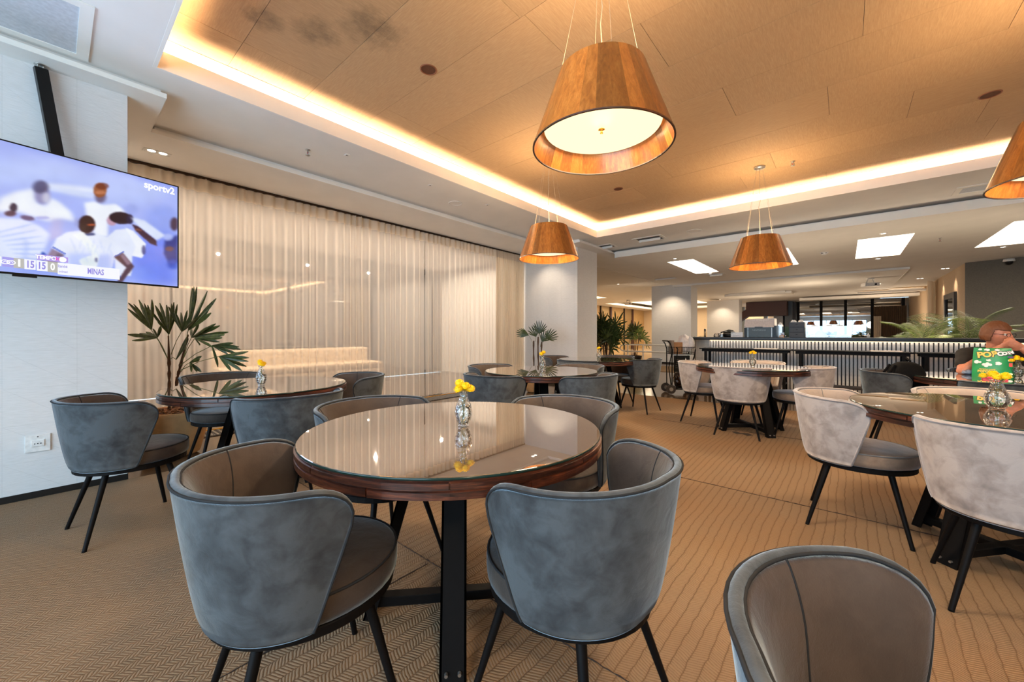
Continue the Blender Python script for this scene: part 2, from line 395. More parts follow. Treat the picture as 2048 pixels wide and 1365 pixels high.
def sheer(name, alpha, c):
    t = NT(name); t.t.nodes.remove(t.b); v = t.coord((1, 1, 1))
    tr = t.n('BsdfTransparent'); tr.inputs[0].default_value = (.97, .93, .88, 1)
    df = t.n('BsdfDiffuse'); df.inputs[0].default_value = lin(c); tl = t.n('BsdfTranslucent'); tl.inputs[0].default_value = lin(c)
    m1 = t.n('MixShader'); m1.inputs[0].default_value = .42; t.l(df.outputs[0], m1.inputs[1]); t.l(tl.outputs[0], m1.inputs[2])
    # looking along a fold the cloth is denser than looking straight through it
    lw = t.n('LayerWeight'); lw.inputs[0].default_value = .35
    a = t.math('MULTIPLY', t.math('SUBTRACT', 1.0, lw.outputs['Facing']), alpha)
    wv = t.noise(v, 400, 1); a = t.math('ADD', a, t.math('MULTIPLY', t.math('SUBTRACT', wv, .5), .06))
    m2 = t.n('MixShader'); t.l(a, m2.inputs[0]); t.l(m1.outputs[0], m2.inputs[1]); t.l(tr.outputs[0], m2.inputs[2]); t.l(m2.outputs[0], t.out.inputs[0])
    return t.m
M['sheer'] = sheer('sheer_cream_voile', .60, 'f4ece4')
M['drape'] = sheer('cream_drape_cloth', .05, 'e6d8c2')
M['hem'] = sheer('cream_heading_tape', .2, 'e8dccb')

def leafmat(name, a, b):
    t = NT(name); v = t.coord((6, 6, 6)); oi = t.n('ObjectInfo'); f = t.noise(v, 6, 2)
    c = t.ramp(f, [(.3, lin(a)), (.7, lin(b))]); hv = t.n('HueSaturation'); t.l(c, hv.inputs['Color'])
    t.l(t.math('ADD', t.math('MULTIPLY', oi.outputs['Random'], .6), .7), hv.inputs['Value']); t.base(hv.outputs[0])
    t.set(Roughness=.38); t.b.inputs['Specular IOR Level'].default_value = .5
    return t.m
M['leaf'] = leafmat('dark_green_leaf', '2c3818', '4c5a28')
M['leaf_bright'] = leafmat('bright_green_leaf', '3a4a1a', '6a7a30')  # lighter green than the plain leaf
M['petal'] = plain('yellow_petal', 'ffd000', .6, bumpy=.5, bscale=200)
M['lens'] = emis('lamp_diffuser', 'ffe2b0', 1.1)
M['bulb'] = emis('spot_bulb', 'fff0d8', 6)
M['strip'] = emis('led_strip', 'ffd8a0', 1.7)
M['skylight'] = emis('light_panel', 'fff4e4', 1.6)

# ================================================================ THE ROOM
FAR = 27.4
def mbox(*bs):
    m = MB()
    for b in bs: m.box(*b)
    return m
fl = struct('floor', mbox((-9.6, 5.4, -3.6, 16.5, -.1, -.006), (-13.2, 5.4, 16.5, 41, -.1, -.006), (-13.2, -9.6, 8.0, 16.5, -.1, -.006)), M['floor'])
struct('floor_lobby', mbox((-13.1, -6.0, 12.9, 41, -.006, .0)), M['lobby_floor'])
ramp = obj('floor_mat', mbox((-6.2, -3.4, 12.1, 14.2, -.006, .004)), plain('brown_floor_mat', '6b5233', .9, bumpy=.5, bscale=80))
tag(ramp, 'brown flat mat on the stone floor beneath the white railing', 'mat')

# main ceiling with the cove opening
struct('ceiling', mbox((-9.6, CX0, -3.6, 9.3, ZM, ZM+.03), (CX1, 5.4, -3.6, 9.3, ZM, ZM+.03), (CX0, CX1, -3.6, CY0, ZM, ZM+.03), (CX0, CX1, CY1, 9.3, ZM, ZM+.03),
    (-13.2, 5.4, -3.6, 9.3, 3.42, 3.45)), M['plaster'])
struct('trim_1', mbox((CX0-.02, CX0+.004, CY0-.02, CY1+.02, ZM-.001, ZL), (CX1-.004, CX1+.02, CY0-.02, CY1+.02, ZM-.001, ZL),
    (CX0+.004, CX1-.004, CY1-.004, CY1+.02, ZM-.001, ZL), (CX0+.004, CX1-.004, CY0-.02, CY0+.004, ZM-.001, ZL)), M['plaster_light'])      # lip of the cove
struct('trim_2', mbox((CX0-.3, CX0-.28, CY0-.3, CY1+.3, ZM+.03, 3.42), (CX1+.28, CX1+.3, CY0-.3, CY1+.3, ZM+.03, 3.42), (CX0-.3, CX1+.3, CY1+.28, CY1+.3, ZM+.03, 3.42), (CX0-.3, CX1+.3, CY0-.3, CY0-.28, ZM+.03, 3.42),
    (CX0-.28, CX0-.01, CY0-.28, CY1+.28, ZW, 3.39), (CX1+.01, CX1+.28, CY0-.28, CY1+.28, ZW, 3.39), (CX0-.01, CX1+.01, CY1+.01, CY1+.28, ZW, 3.39), (CX0-.01, CX1+.01, CY0-.28, CY0-.01, ZW, 3.39)), M['plaster_light'])
# LED tape in the cove
led = thing('led_tape', 'warm LED tape glowing in the recessed ceiling cove', 'light', (0, 0, 3.18))
for q in ((CX0-.22, CX0-.20, CY0-.2, CY1+.2), (CX1+.2, CX1+.22, CY0-.2, CY1+.2), (CX0-.2, CX1+.2, CY1+.2, CY1+.22), (CX0-.2, CX1+.2, CY0-.22, CY0-.2)):
    obj('tape', MB().box(q[0], q[1], q[2], q[3], -.01, .012), M['strip'], led)
# wooden ceiling in staggered panels
wc = struct('ceiling_wood', mbox((CX0-.01, CX1+.01, CY0-.01, CY1+.01, ZW+.006, 3.41)), M['dark_brown'])
rw = .593; rows = [.93+rw*k for k in range(-1, 11)]
offs = [.0, -3.47, .6, -1.69, -1.11, .1, .9, -.12, .48, -.7, 1.2, -.2]
rnd = random.Random(4)
ncw = 0
for k, y0 in enumerate(rows):
    y0c = max(y0, CY0); y1c = min(y0+rw, CY1)
    if y1c-y0c < .02: continue
    L = 2.33 if k % 3 else 1.74
    x = offs[k % 12]
    while x > CX0: x -= L
    while x < CX1:
        a = max(x, CX0); b = min(x+L, CX1); dz = rnd.uniform(0, .002)
        if b-a > .02:
            if (k+ncw) % 3 == 1:   # grain turned across the strip
                m = MB().box(-(y1c-y0c)/2+.0015, (y1c-y0c)/2-.0015, -(b-a)/2+.0015, (b-a)/2-.0015, 0, .006-dz)
                obj('panel', m, M['ceil_wood'], wc, ((a+b)/2, (y0c+y1c)/2, ZW+dz), (0, 0, PI/2))
            else:
                m = MB().box(-(b-a)/2+.0015, (b-a)/2-.0015, -(y1c-y0c)/2+.0015, (y1c-y0c)/2-.0015, 0, .006-dz)
                obj('panel', m, M['ceil_wood'], wc, ((a+b)/2, (y0c+y1c)/2, ZW+dz))
            ncw += 1
        x += L
# lower soffits along the curtain and round the columns
SX = -4.97
struct('ceiling_soffit', mbox((-9.6, SX, .59, 8.62, ZS, ZS+.035), (-9.6, -5.34, 8.62, 19.0, ZS, ZS+.035), (-5.34, -5.0, 16.9, 19.0, ZS, ZS+.035), (-5.31, SX, 14.9, 16.9, ZS, ZS+.035), (-9.6, -4.17, -3.6, .59, ZS, ZS+.035), (SX, -4.17, 7.05, 8.62, ZS, ZS+.035), (SX, -4.17, 14.9, 16.9, ZS, ZS+.035),
    (-9.6, SX-.03, .62, 8.6, ZS+.035, ZM), (-9.6, -4.21, -3.6, .56, ZS+.035, ZM), (SX, -4.21, 7.09, 8.58, ZS+.035, ZM)), M['plaster'])
struct('trim_3', mbox((SX, SX+.006, .59, 7.05, ZS-.002, ZS+.036), (-4.17, -4.164, -3.6, .59, ZS-.002, ZS+.036)), M['plaster_light'])
# lowered slab with square light wells
SY0, SY1, SXL = 8.57, 13.5, -4.12
holes = [(-3.38, -2.76), (-1.56, -.90), (.18, .95), (2.04, 2.8)]
HY0, HY1 = 9.92, 12.42
xs = [SXL]+[q for h in holes for q in h]+[5.4]
sl = [(SXL, 5.4, SY0, HY0, ZB, ZB+.14), (SXL, 5.4, HY1, SY1, ZB, ZB+.14)]
for i in range(0, len(xs), 2): sl.append((xs[i], xs[i+1], HY0, HY1, ZB, ZB+.14))
struct('ceiling_slab', mbox(*sl), M['plaster'])
struct('trim_4', mbox((SXL-.004, 5.4, SY0-.012, SY0, ZB-.002, ZB+.115)), M['plaster_light'])
for h in holes:
    t = thing('light_well', 'recessed ceiling light well with glowing panel, %s' % {0: 'first from the curtain side', 1: 'second, half hidden by a wooden lamp', 2: 'third, whole and above the bar', 3: 'fourth, cut by the right edge of the photo'}[holes.index(h)], 'ceiling light', ((h[0]+h[1])/2, (HY0+HY1)/2, ZB))
    w = (h[1]-h[0])/2; d = (HY1-HY0)/2
    m = MB()
    for b in ((-w-.004, -w+.006, -d-.004, d+.004), (w-.006, w+.004, -d-.004, d+.004), (-w+.006, w-.006, -d-.004, -d+.006), (-w+.006, w-.006, d-.006, d+.004)): m.box(b[0], b[1], b[2], b[3], -.002, .15)
    obj('frame', m, M['plaster_light'], t)
    obj('diffuser', MB().box(-w, w, -d, d, .145, .15), M['skylight'], t)
    area('light_well_glow', ((h[0]+h[1])/2, (HY0+HY1)/2, ZB+.14), 2*w-.05, 52, (1, .86, .68), sizey=2*d-.05, rot=(0, 0, 0))
# ceilings farther back
struct('ceiling_rear', mbox((-5.0, 1.35, 15.3, FAR+6, ZB+.01, ZB+.05), (-5.0, 5.4, 13.5, 15.3, ZB+.06, ZB+.1), (1.35, 5.4, 15.3, FAR+6, ZB+.06, ZB+.1), (-13.2, 5.4, 9.3, FAR+8, 3.5, 3.53), (-5.31, SXL, 8.62, 14.9, 3.06, 3.09)), M['plaster'])
struct('trim_5', mbox((-5.0, 1.36, 15.285, 15.3, ZB+.0, ZB+.06), (1.35, 1.36, 15.3, 20, ZB+.0, ZB+.06)), M['plaster_light'])
struct('trim_6', mbox((-4.2, -1.7, 19.9, 21.0, 2.86, 2.95), (-4.0, -1.9, 19.7, 19.9, 2.9, 2.955), (-1.7, 3.2, 23.6, 24.2, 2.78, 2.9), (.4, 3.4, 21.9, 22.2, 2.84, 2.92)), M['plaster_light'])
tb = obj('led_tape', MB().box(.5, 2.38, 22.2, 22.25, 2.9, 2.94), emis('warm_cove_tape', 'ffb45a', 1.0)); tag(tb, 'faint warm strip of light in the far ceiling step above the glass wall', 'light')

# columns with embossed wall covering
def column(name, x0, x1, y0, y1, zt, n):
    t = struct('wall_'+name, MB().box(x0, x1, y0, y1, 0, zt), M['wallcover'])
    m = MB(); e = .004
    m.box(x0-e, x1+e, y0-e, y1+e, -.004, .045); b = obj('baseboard', m, M['baseb'], t); return t
column('column_near', -5.3, -4.36, -.7, .38, ZS, 1)
column('column_middle', -5.96, -4.45, 7.42, 8.3, ZS, 2)
column('column_far', -5.92, -4.43, 15.6, 16.45, ZS, 3)
column('column_rear', -5.8, -4.25, 23.4, 24.2, 2.96, 4)
# outer walls
struct('wall_back', mbox((-9.6, -4.0, -3.75, -3.6, 0, 3.45), (1.8, 5.4, -3.75, -3.6, 0, 3.45), (-4.0, 1.8, -3.75, -3.6, 0, .25), (-4.0, 1.8, -3.75, -3.6, 2.75, 3.45)), M['plaster'])
wb = struct('window_1', MB(), M['black_metal'])
for i in range(6):
    x = -4.0+5.8*i/5
    obj('window_mullion', MB().box(x-.025, x+.025, -3.7, -3.64, .25, 2.75), M['black_metal'], wb)
for z in (.25, 2.70): obj('window_rail', MB().box(-4.0, 1.8, -3.7, -3.64, z, z+.05), M['black_metal'], wb)
struct('wall_right', mbox((5.25, 5.4, -3.6, 15.0, 0, 3.45)), M['plaster'])
# veranda behind the sheer curtain
struct('wall_veranda', mbox((-9.6, -5.97, 7.75, 7.9, 0, 3.1), (-9.6, -5.3, -3.75, -3.6, 0, 3.1)), M['plaster'])
g = struct('window_2', MB().box(-9.5, -9.45, -3.6, 7.75, 0, 3.1), M['dark_glass'])
for i in range(6): obj('window_mullion', MB().box(-9.45, -9.42, -2.6+2*i-.02, -2.6+2*i+.02, 0, 3.1), M['black_metal'], g)
# grey wall on the right and curtained recess beside it
a = Vector((2.38, 15.4)); b = Vector((5.3, 14.45)); d = (b-a).normalized(); nn = Vector((-d.y, d.x))*.12
struct('wall_grey', MB().prism([tuple(a), tuple(b), tuple(b+nn), tuple(a+nn)], 0, 3.02), M['grey_wall'])
struct('wall_recess', mbox((2.39, 2.5, 15.5, FAR, 0, 3.02)), plain('cream_recess_wall', 'b9a184', .7))
struct('wall_lobby_left', mbox((-13.2, -12.6, 8, 41, 0, 3.5)), plain('golden_stone_panel', 'b08a54', .35, bumpy=.1, bscale=6))
struct('wall_lobby_end', mbox((-13.2, 5.4, 40.9, 41, 0, 3.5), (-13.2, -9.6, 7.9, 8.0, 0, 3.5)), M['plaster'])
# dark glazed wall at the far end
gw = struct('window_3', MB().box(-2.1, 2.4, FAR, FAR+.05, 0, 2.96), M['dark_glass'])
for x in (-2.02, -1.0, .02, 1.07, 2.2): obj('window_mullion', MB().box(x-.06, x+.06, FAR-.05, FAR, 0, 2.96), M['black_metal'], gw)
struct('wall_dark', mbox((-2.65, -2.1, FAR-.6, FAR+.1, 0, 2.96)), M['dark_wall'])
struct('wall_rear', mbox((-13.0, -2.6, 31.5, 31.6, 0, 3.5)), plain('cream_rear_wall', 'c8b090', .7))
# ceiling of the lobby, with two lit wells
lb = []
def holed(x0, x1, y0, y1, hs, z0, z1):
    ys = sorted({y0, y1, *[h[2] for h in hs], *[h[3] for h in hs]})
    for p, q in zip(ys, ys[1:]):
        row = [h for h in hs if h[2] <= p and h[3] >= q]; cur = x0
        for h in sorted(row): lb.append((cur, h[0], p, q, z0, z1)); cur = h[1]
        lb.append((cur, x1, p, q, z0, z1))
H2 = [(-12.2, -6.6, 14.5, 19.2), (-11.5, -6.4, 22.5, 30.5)]
holed(-13.2, -5.0, 19.0, 41, [H2[1]], 3.06, 3.2); lb.append((-12.6, -6.0, 8.0, 14.5, 3.07, 3.2)); lb.append((-12.6, -12.2, 14.5, 19.2, 3.07, 3.2)); lb.append((-6.6, -6.0, 14.5, 19.2, 3.07, 3.2))
struct('ceiling_lobby', mbox(*lb), M['plaster'])
for h, w in zip(H2, ('nearer', 'farther')):
    t = thing('light_well', '%s of the two long lit ceiling recesses of the lobby' % w, 'ceiling light', ((h[0]+h[1])/2, (h[2]+h[3])/2, 3.2))
    w2, d2 = (h[1]-h[0])/2, (h[3]-h[2])/2
    obj('diffuser', MB().box(-w2, w2, -d2, d2, .18, .2), emis('lobby_glow', 'ffe6c0', 1.4), t)
    area('lobby_glow', ((h[0]+h[1])/2, (h[2]+h[3])/2, 3.3), 2*w2*.9, 260, (1, .8, .55), sizey=2*d2*.9, rot=(0, 0, 0))

# carpet in broadloom strips with dark seams
cp = thing('carpet', 'woven golden brown sisal carpet covering the dining area', 'carpet', (0, 0, 0))
ysm = [-3.55, -.79, 1.24, 3.28, 5.3, 7.22]
for i in range(5):
    for xa, xb in (((-4.35, -1.6), (-1.6, 5.2)) if i < 2 else ((-4.35, 5.2),)):
        m = MB(); p = .0015
        m.box(-(xb-xa)/2+p, (xb-xa)/2-p, -(ysm[i+1]-ysm[i])/2+p, (ysm[i+1]-ysm[i])/2-p, -.006, 0)
        obj('carpet_strip', m, M['sisal_fine' if xb < 0 else 'sisal'], cp, ((xa+xb)/2, (ysm[i]+ysm[i+1])/2, 0))
rr = random.Random(9)
def ragged(pts, name='seam'):
    m = MB(); q = []
    for (x0, y0), (x1, y1) in zip(pts, pts[1:]):
        n = max(2, int(math.hypot(x1-x0, y1-y0)/.02))
        for k in range(n): f = k/n; q.append((x0+(x1-x0)*f+rr.uniform(-.002, .002), y0+(y1-y0)*f+rr.uniform(-.002, .002), .0012))
    m.tube(q, [rr.uniform(.0012, .0038) for _ in q], 4); return obj(name, m, M['seam'], cp)
ragged([(-1.6, -.5), (-1.6, 1.24)]); ragged([(-4.3, 1.24), (1.5, 1.24)]); ragged([(-1.4, 3.28), (1.6, 3.28)]); ragged([(-2.0, 5.3), (.6, 5.3)])
ragged([(-1.39, 5.15), (-1.35, 5.39)])
obj('worn_patch', MB().prism([(-1.02, 5.2), (-.96, 5.12), (-.9, 5.16), (-.84, 5.1), (-.8, 5.17), (-.86, 5.24), (-.93, 5.2), (-.98, 5.25)], 0, .0015), M['seam'], cp)

# ================================================================ CHAIRS
def chair_shell():
    NU, NV = 44, 16
    ZB0, ZT = .405, .78; TH = .05
    out = np.zeros((NU+1, NV+1, 3)); nrm = np.zeros_like(out)
    def pt(u, z):
        t = max(0, min(1, (z-ZB0)/(ZT-ZB0)))
        ph = u*R(84+22*t**.9)
        r = .252+.062*t**.75
        # slightly squared plan
        x = math.sin(ph)*r*1.0; y = -math.cos(ph)*r*.98
        sq = 1+.035*abs(math.sin(2*ph))
        return np.array([x*sq, y*sq, z])
    for i in range(NU+1):
        u = -1+2*i/NU
        # denser near the ends
        u = math.copysign(1-(1-abs(u))**1.35, u)
        a = max(0, (abs(u)-.74)/.26); zt = ZT-.105*(1-math.sqrt(max(0, 1-a*a)))+.006*math.cos(u*3)
        for j in range(NV+1):
            v = j/NV; z = ZB0+(zt-ZB0)*(1-(1-v)**1.2)
            p = pt(u, z); out[i, j] = p
            du = pt(u+.01, z)-pt(u-.01, z); dz = pt(u, z+.004)-pt(u, z-.004)
            n = np.cross(du, dz); n /= np.linalg.norm(n); nrm[i, j] = n      # points outwards
    m = MB(); W1 = NV+1
    thick = np.zeros((NU+1, W1))
    for i in range(NU+1):
        for j in range(W1):
            e = min(i/5., (NU-i)/5., 1)*1.0; f = min((NV-j)/3.+.0, 1)
            f2 = min((NV-j)/6., 1); thick[i, j] = TH*(.5+.5*min(e, 1)**.6)*(.42+.58*math.sin(f2*PI/2))
    inn = out-nrm*thick[..., None]
    vid = lambda i, j: i*W1+j
    fo = [(vid(i, j), vid(i+1, j), vid(i+1, j+1), vid(i, j+1)) for i in range(NU) for j in range(NV)]
    m.add(out.reshape(-1, 3), fo, True)
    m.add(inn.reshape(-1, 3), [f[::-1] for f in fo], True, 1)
    n0 = (NU+1)*W1
    per = [(i, NV) for i in range(NU+1)]
    per = [(0, j) for j in range(NV)]+per+[(NU, j) for j in range(NV-1, -1, -1)]
    loop = per+[(i, 0) for i in range(NU-1, 0, -1)]
    rings = [[vid(i, j) for i, j in loop]]
    for a in (35, 75, 110, 150):
        vs = []
        for k, (i, j) in enumerate(loop):
            o = out[i, j]; q = inn[i, j]; c = (o+q)/2; h = (o-q)/2; hl = np.linalg.norm(h)
            pi_, pj = loop[k-1]; qi, qj = loop[(k+1) % len(loop)]
            tg = out[qi, qj]-out[pi_, pj]; tg /= np.linalg.norm(tg)+1e-9
            n = h/hl; w = np.cross(n, tg); w /= np.linalg.norm(w)+1e-9
            ctr = out[NU//2, NV//2]
            # w must point away from the panel centre along the surface
            ii = min(max(i, 2), NU-2); jj = min(max(j, 2), NV-2)
            if np.dot(w, out[i, j]-out[ii, jj]) < 0: w = -w
            vs.append(c+h*math.cos(R(a))+w*hl*.75*math.sin(R(a)))
        base = len(m.v); m.v += [tuple(x) for x in vs]; rings.append(list(range(base, base+len(vs))))
    rings.append([n0+vid(i, j) for i, j in loop]); L = len(loop)
    for r0, r1 in zip(rings, rings[1:]):
        for k in range(L):
            m.f.append([r0[k], r1[k], r1[(k+1) % L], r0[(k+1) % L]]); m.sm.append(True); m.mi.append(0)
    pl = [out[i, j]+nrm[i, j]*.0015 for i, j in per]
    pi2 = [inn[i, j]-nrm[i, j]*.0005 for i, j in per]
    pip = MB().tube(pl, .0034, 6)
    pin = MB().tube(pi2, .0032, 5)
    seams = []
    for u in (NU*.30, NU*.70):
        i = int(round(u)); seams.append(MB().tube([inn[i, j]-nrm[i, j]*.0 for j in range(2, W1)], .0022, 5))
    return m, pip, pin, seams
def build_chair(name, label, fab, seatm, light):
    t = thing(name, label, 'chair')
    m, pip, pin, seams = chair_shell()
    b = obj('backrest', m, [fab, M['velvet_light_warm_lit' if light else 'velvet_warm_lit']], t)
    plain('grey_piping', '6c6866', .7); obj('piping', pip, fab if light else M['pipe_dark'], b); obj('piping', pin, M['pipe_dark'] if not light else bpy.data.materials['grey_piping'], b)
    for s in seams: obj('seam', s, M['pipe_dark'] if not light else bpy.data.materials['grey_piping'], b)
    prof = [(0, .400), (.9, .400), (.985, .408), (1.0, .43), (1.0, .462), (.975, .478), (.93, .484), (.7, .490), (.4, .494), (0.001, .496)]
    s = MB(); s.lathe([(r*.246, z) for r, z in prof], 40, 0, .018, 1.0, 1.075)
    st = obj('seat', s, seatm, t)
    rp = [(.242*math.cos(2*PI*k/40), .018+.260*math.sin(2*PI*k/40), .479) for k in range(40)]
    obj('piping', MB().tube(rp, .0038, 6, closed=True), M['pipe_dark'] if not light else bpy.data.materials['grey_piping'], st)
    f = MB(); ring = [(.238*math.cos(2*PI*k/40), .016+.254*math.sin(2*PI*k/40)) for k in range(40)]
    f.prism(ring, .372, .400)
    f.cbox(0, 0, .366, .34, .03, .014, PI/4); f.cbox(0, 0, .366, .34, .03, .014, -PI/4)
    obj('seat_frame', f, M['black_metal'], t, bevel=.003, seg=1)
    for sx in (-1, 1):
        for sy in (-1, 1):
            l = MB(); n = 6
            p0 = Vector((sx*.130, .01+sy*.135, .376)); p1 = Vector((sx*.222, sy*.225, .004))
            l.tube([p0.lerp(p1, i/n) for i in range(n+1)], [.0155-.0055*i/n for i in range(n+1)], 10)
            l.tube([p1, (p1.x, p1.y, 0)], .0105, 10)
            obj('leg', l, M['black_metal'], t)
    return t
proto_d = build_chair('dining_chair', 'x', M['velvet_dark'], M['velvet_seat'], False)
proto_l = build_chair('dining_chair', 'x', M['velvet_light'], M['velvet_light_seat'], True)
index_kids()
used = set()
def place(kind, x, y, face, label, group):
    p = proto_d if kind == 'd' else proto_l
    rz = R(face-90)
    if kind not in used:
        used.add(kind); p.location = (x, y, 0); p.rotation_euler = (0, 0, rz); p['label'] = label; p['group'] = group; return p
    return dup(p, (x, y, 0), rz, label, group)
# face: direction the sitter looks, degrees from +X
GD = 'charcoal velvet chairs'; GL = 'pale velvet chairs'
place('d', -1.265, .495, 80, 'charcoal velvet chair in the left foreground, the largest, its seat to the right', GD)
place('d', -.65, 1.05, 175, 'charcoal velvet chair at the front right of the nearest table, finger marked back', GD)
place('d', -1.86, 1.12, 2, 'charcoal velvet chair behind the nearest table at left, brown inner back', GD)
place('d', -1.17, 1.74, 268, 'charcoal velvet chair behind the nearest table at right, pleated inner back', GD)
place('d', -3.32, .30, 97, 'charcoal velvet chair standing against the white column under the television', GD)
place('d', -2.74, .99, 178, 'charcoal velvet chair in front of the table by the palm, bluish back to us', GD)
place('d', -4.28, 1.0, 0, 'charcoal velvet chair between the left table and the clay pot with palm', GD)
place('d', -3.42, 1.72, 262, 'charcoal velvet chair at the curtain side right of the left table by the palm', GD)
place('d', -2.50, 2.72, 88, 'charcoal velvet chair directly behind the nearest vase, back to us, at the middle table', GD)
place('d', -1.87, 3.22, 176, 'charcoal velvet chair at the right front of the middle table, back to us', GD)
place('d', -3.12, 3.36, 2, 'charcoal velvet chair at the curtain side of the middle table', GD)
place('d', -2.42, 4.02, 268, 'charcoal velvet chair on the far side of the middle table, inner back showing', GD)
place('d', -2.92, 4.92, 88, 'charcoal velvet chair in front of the far lobby table, only its back top showing', GD)
place('d', -3.60, 5.42, 4, 'charcoal velvet chair in front of the lit white column beyond the middle table', GD)
place('d', -2.93, 6.08, 270, 'charcoal velvet chair on the far side of the lobby table, before the dense palm', GD)
place('d', -2.36, 5.74, 176, 'charcoal velvet chair on the aisle at the right of the lobby table', GD)
place('d', .185, .655, 25, 'charcoal velvet chair cut by the bottom edge at right, brown inside of its back', GD)
place('d', .42, 5.46, 0, 'charcoal velvet chair holding the black backpack by the slatted bar', GD)
place('d', 1.02, 4.84, 90, 'charcoal velvet chair in front of the table with the popcorn bag, back to us', GD)
place('d', 1.14, 6.15, 270, 'charcoal velvet chair the woman in black sits on', GD)
place('l', .05, 3.20, 0, 'pale velvet chair standing left of the front right table, whole and nearest the aisle', GL)
place('l', .56, 2.66, 90, 'pale velvet chair cut by the right edge, its large stained back to us', GL)
place('l', .66, 3.78, 268, 'pale velvet chair beyond the front right table, seen as a low curved rim', GL)
place('l', -.93, 5.15, 92, 'pale velvet chair before the bar table, its back squarely to us', GL)
place('l', -1.43, 5.60, 0, 'pale velvet chair at the trolley side of the table before the bar', GL)
place('l', -.38, 5.58, 178, 'pale velvet chair at the right of the table before the bar', GL)
place('l', -.90, 6.12, 270, 'pale velvet chair beyond the table before the bar, only its rim showing', GL)

# ================================================================ TABLES
TR, TZ = .6, .767
def build_table():
    t = thing('round_table', 'x', 'table')
    m = MB(); n = 72
    m.lathe([(.001, .757), (TR-.006, .757), (TR, .752), (TR, .735), (TR-.003, .732), (TR-.003, .728), (TR, .725), (TR, .708), (TR-.006, .702), (.001, .702)], n, smooth=False)
    tp = obj('tabletop', m, M['table_wood'], t)
    # curved rim boards, end to end, in two courses
    for c, (z0, z1, o) in enumerate(((.732, .755, 0), (.703, .730, .5))):
        for k in range(8):
            s = MB(); a0 = (k+o)*2*PI/8; vs = []; q = 10
            for i in range(q+1):
                a = a0+.004+(2*PI/8-.008)*i/q
                for r_, z in ((TR-.004, z0), (TR+.0045, z0+.003), (TR+.0045, z1-.003), (TR-.004, z1)): vs.append((r_*math.cos(a), r_*math.sin(a), z))
            s.add(vs, [(i*4+j, (i+1)*4+j, (i+1)*4+j+1, i*4+j+1) for i in range(q) for j in range(3)], False)
            obj('rim_board', s, M['table_wood'], tp)
    g = MB(); g.lathe([(.001, .758), (TR-.004, .758), (TR-.001, .7595), (TR-.001, .7655), (TR-.004, TZ), (.001, TZ)], n, smooth=False)
    gg = obj('glass_top', g, M['table_glass'], t)
    e = MB(); e.lathe([(TR-.001, .7585), (TR+.0006, .760), (TR+.0006, .765), (TR-.001, .7665)], n); obj('glass_edge', e, M['glass_edge'], gg)
    for k in range(4):
        a = PI/4+k*PI/2; l = MB(); Mx = Matrix.Rotation(a, 4, 'Z')
        # broad steel channel leaning outwards: web plus two flanges
        def plate(t0, t1, w0, w1, o0, o1):
            vs = []
            for z, r_ in ((.0, .372), (.70, .175)):
                for rr_, yy in ((r_-o0, -w0), (r_-o0, w0), (r_-o1, w1), (r_-o1, -w1)): vs.append(Mx @ Vector((rr_, yy, z)))
            l.add(vs, [(0, 1, 2, 3), (7, 6, 5, 4), (0, 4, 5, 1), (1, 5, 6, 2), (2, 6, 7, 3), (3, 7, 4, 0)])
        plate(0, 1, .045, .045, 0, .008)
        for sg in (-1, 1):
            vs = []
            for z, r_ in ((.0, .372), (.70, .175)):
                for rr_, yy in ((r_, sg*.045), (r_, sg*.037), (r_-.045, sg*.037), (r_-.045, sg*.045)): vs.append(Mx @ Vector((rr_, yy, z)))
            f = [(0, 1, 2, 3), (7, 6, 5, 4), (0, 4, 5, 1), (1, 5, 6, 2), (2, 6, 7, 3), (3, 7, 4, 0)]
            l.add(vs, f)
        lo = obj('leg', l, M['black_metal'], t)
        for sg in (-1, 1):
            b = MB(); p = Mx @ Vector((.366, sg*.022, .03)); q = Mx @ Vector((.378, sg*.022, .03)); b.tube([p, q], .006, 8); obj('bolt', b, M['chrome'], lo)
    for k in range(2):
        a = PI/4+k*PI/2; x = MB(); x.cbox(0, 0, .055+.0*k, .68, .05 if k else .05, .04, a); obj('cross_bar', x, M['black_metal'], t, bevel=.003, seg=1)
    x = MB(); x.cbox(0, 0, .697, .42, .06, .01, PI/4); x.cbox(0, 0, .697, .42, .06, .01, -PI/4); obj('mounting_plate', x, M['black_metal'], t)
    return t
tproto = build_table(); index_kids()
tabs = [(-1.26, 1.11, 2, 'round rosewood table with glass top nearest the camera'),
        (-3.43, 1.04, 6, 'round rosewood table with glass top at the left, beside the potted palm'),
        (-2.49, 3.40, 0, 'round rosewood table with glass top in the middle, before the lit white column'),
        (-2.93, 5.50, 3, 'round rosewood table with glass top farthest left, near the lobby opening'),
        (-.86, 5.45, -4, 'round rosewood table with glass top among pale chairs in front of the bar'),
        (.62, 3.18, 5, 'round rosewood table with glass top at the front right, among pale chairs'),
        (1.08, 5.45, 0, 'round rosewood table with glass top where the woman in black sits')]
for i, (x, y, r_, lab) in enumerate(tabs):
    o = tproto if i == 0 else dup(tproto, (0, 0, 0), 0)
    o.location = (x, y, 0); o.rotation_euler = (0, 0, R(r_)); o['label'] = lab; o['group'] = 'round glass topped tables'

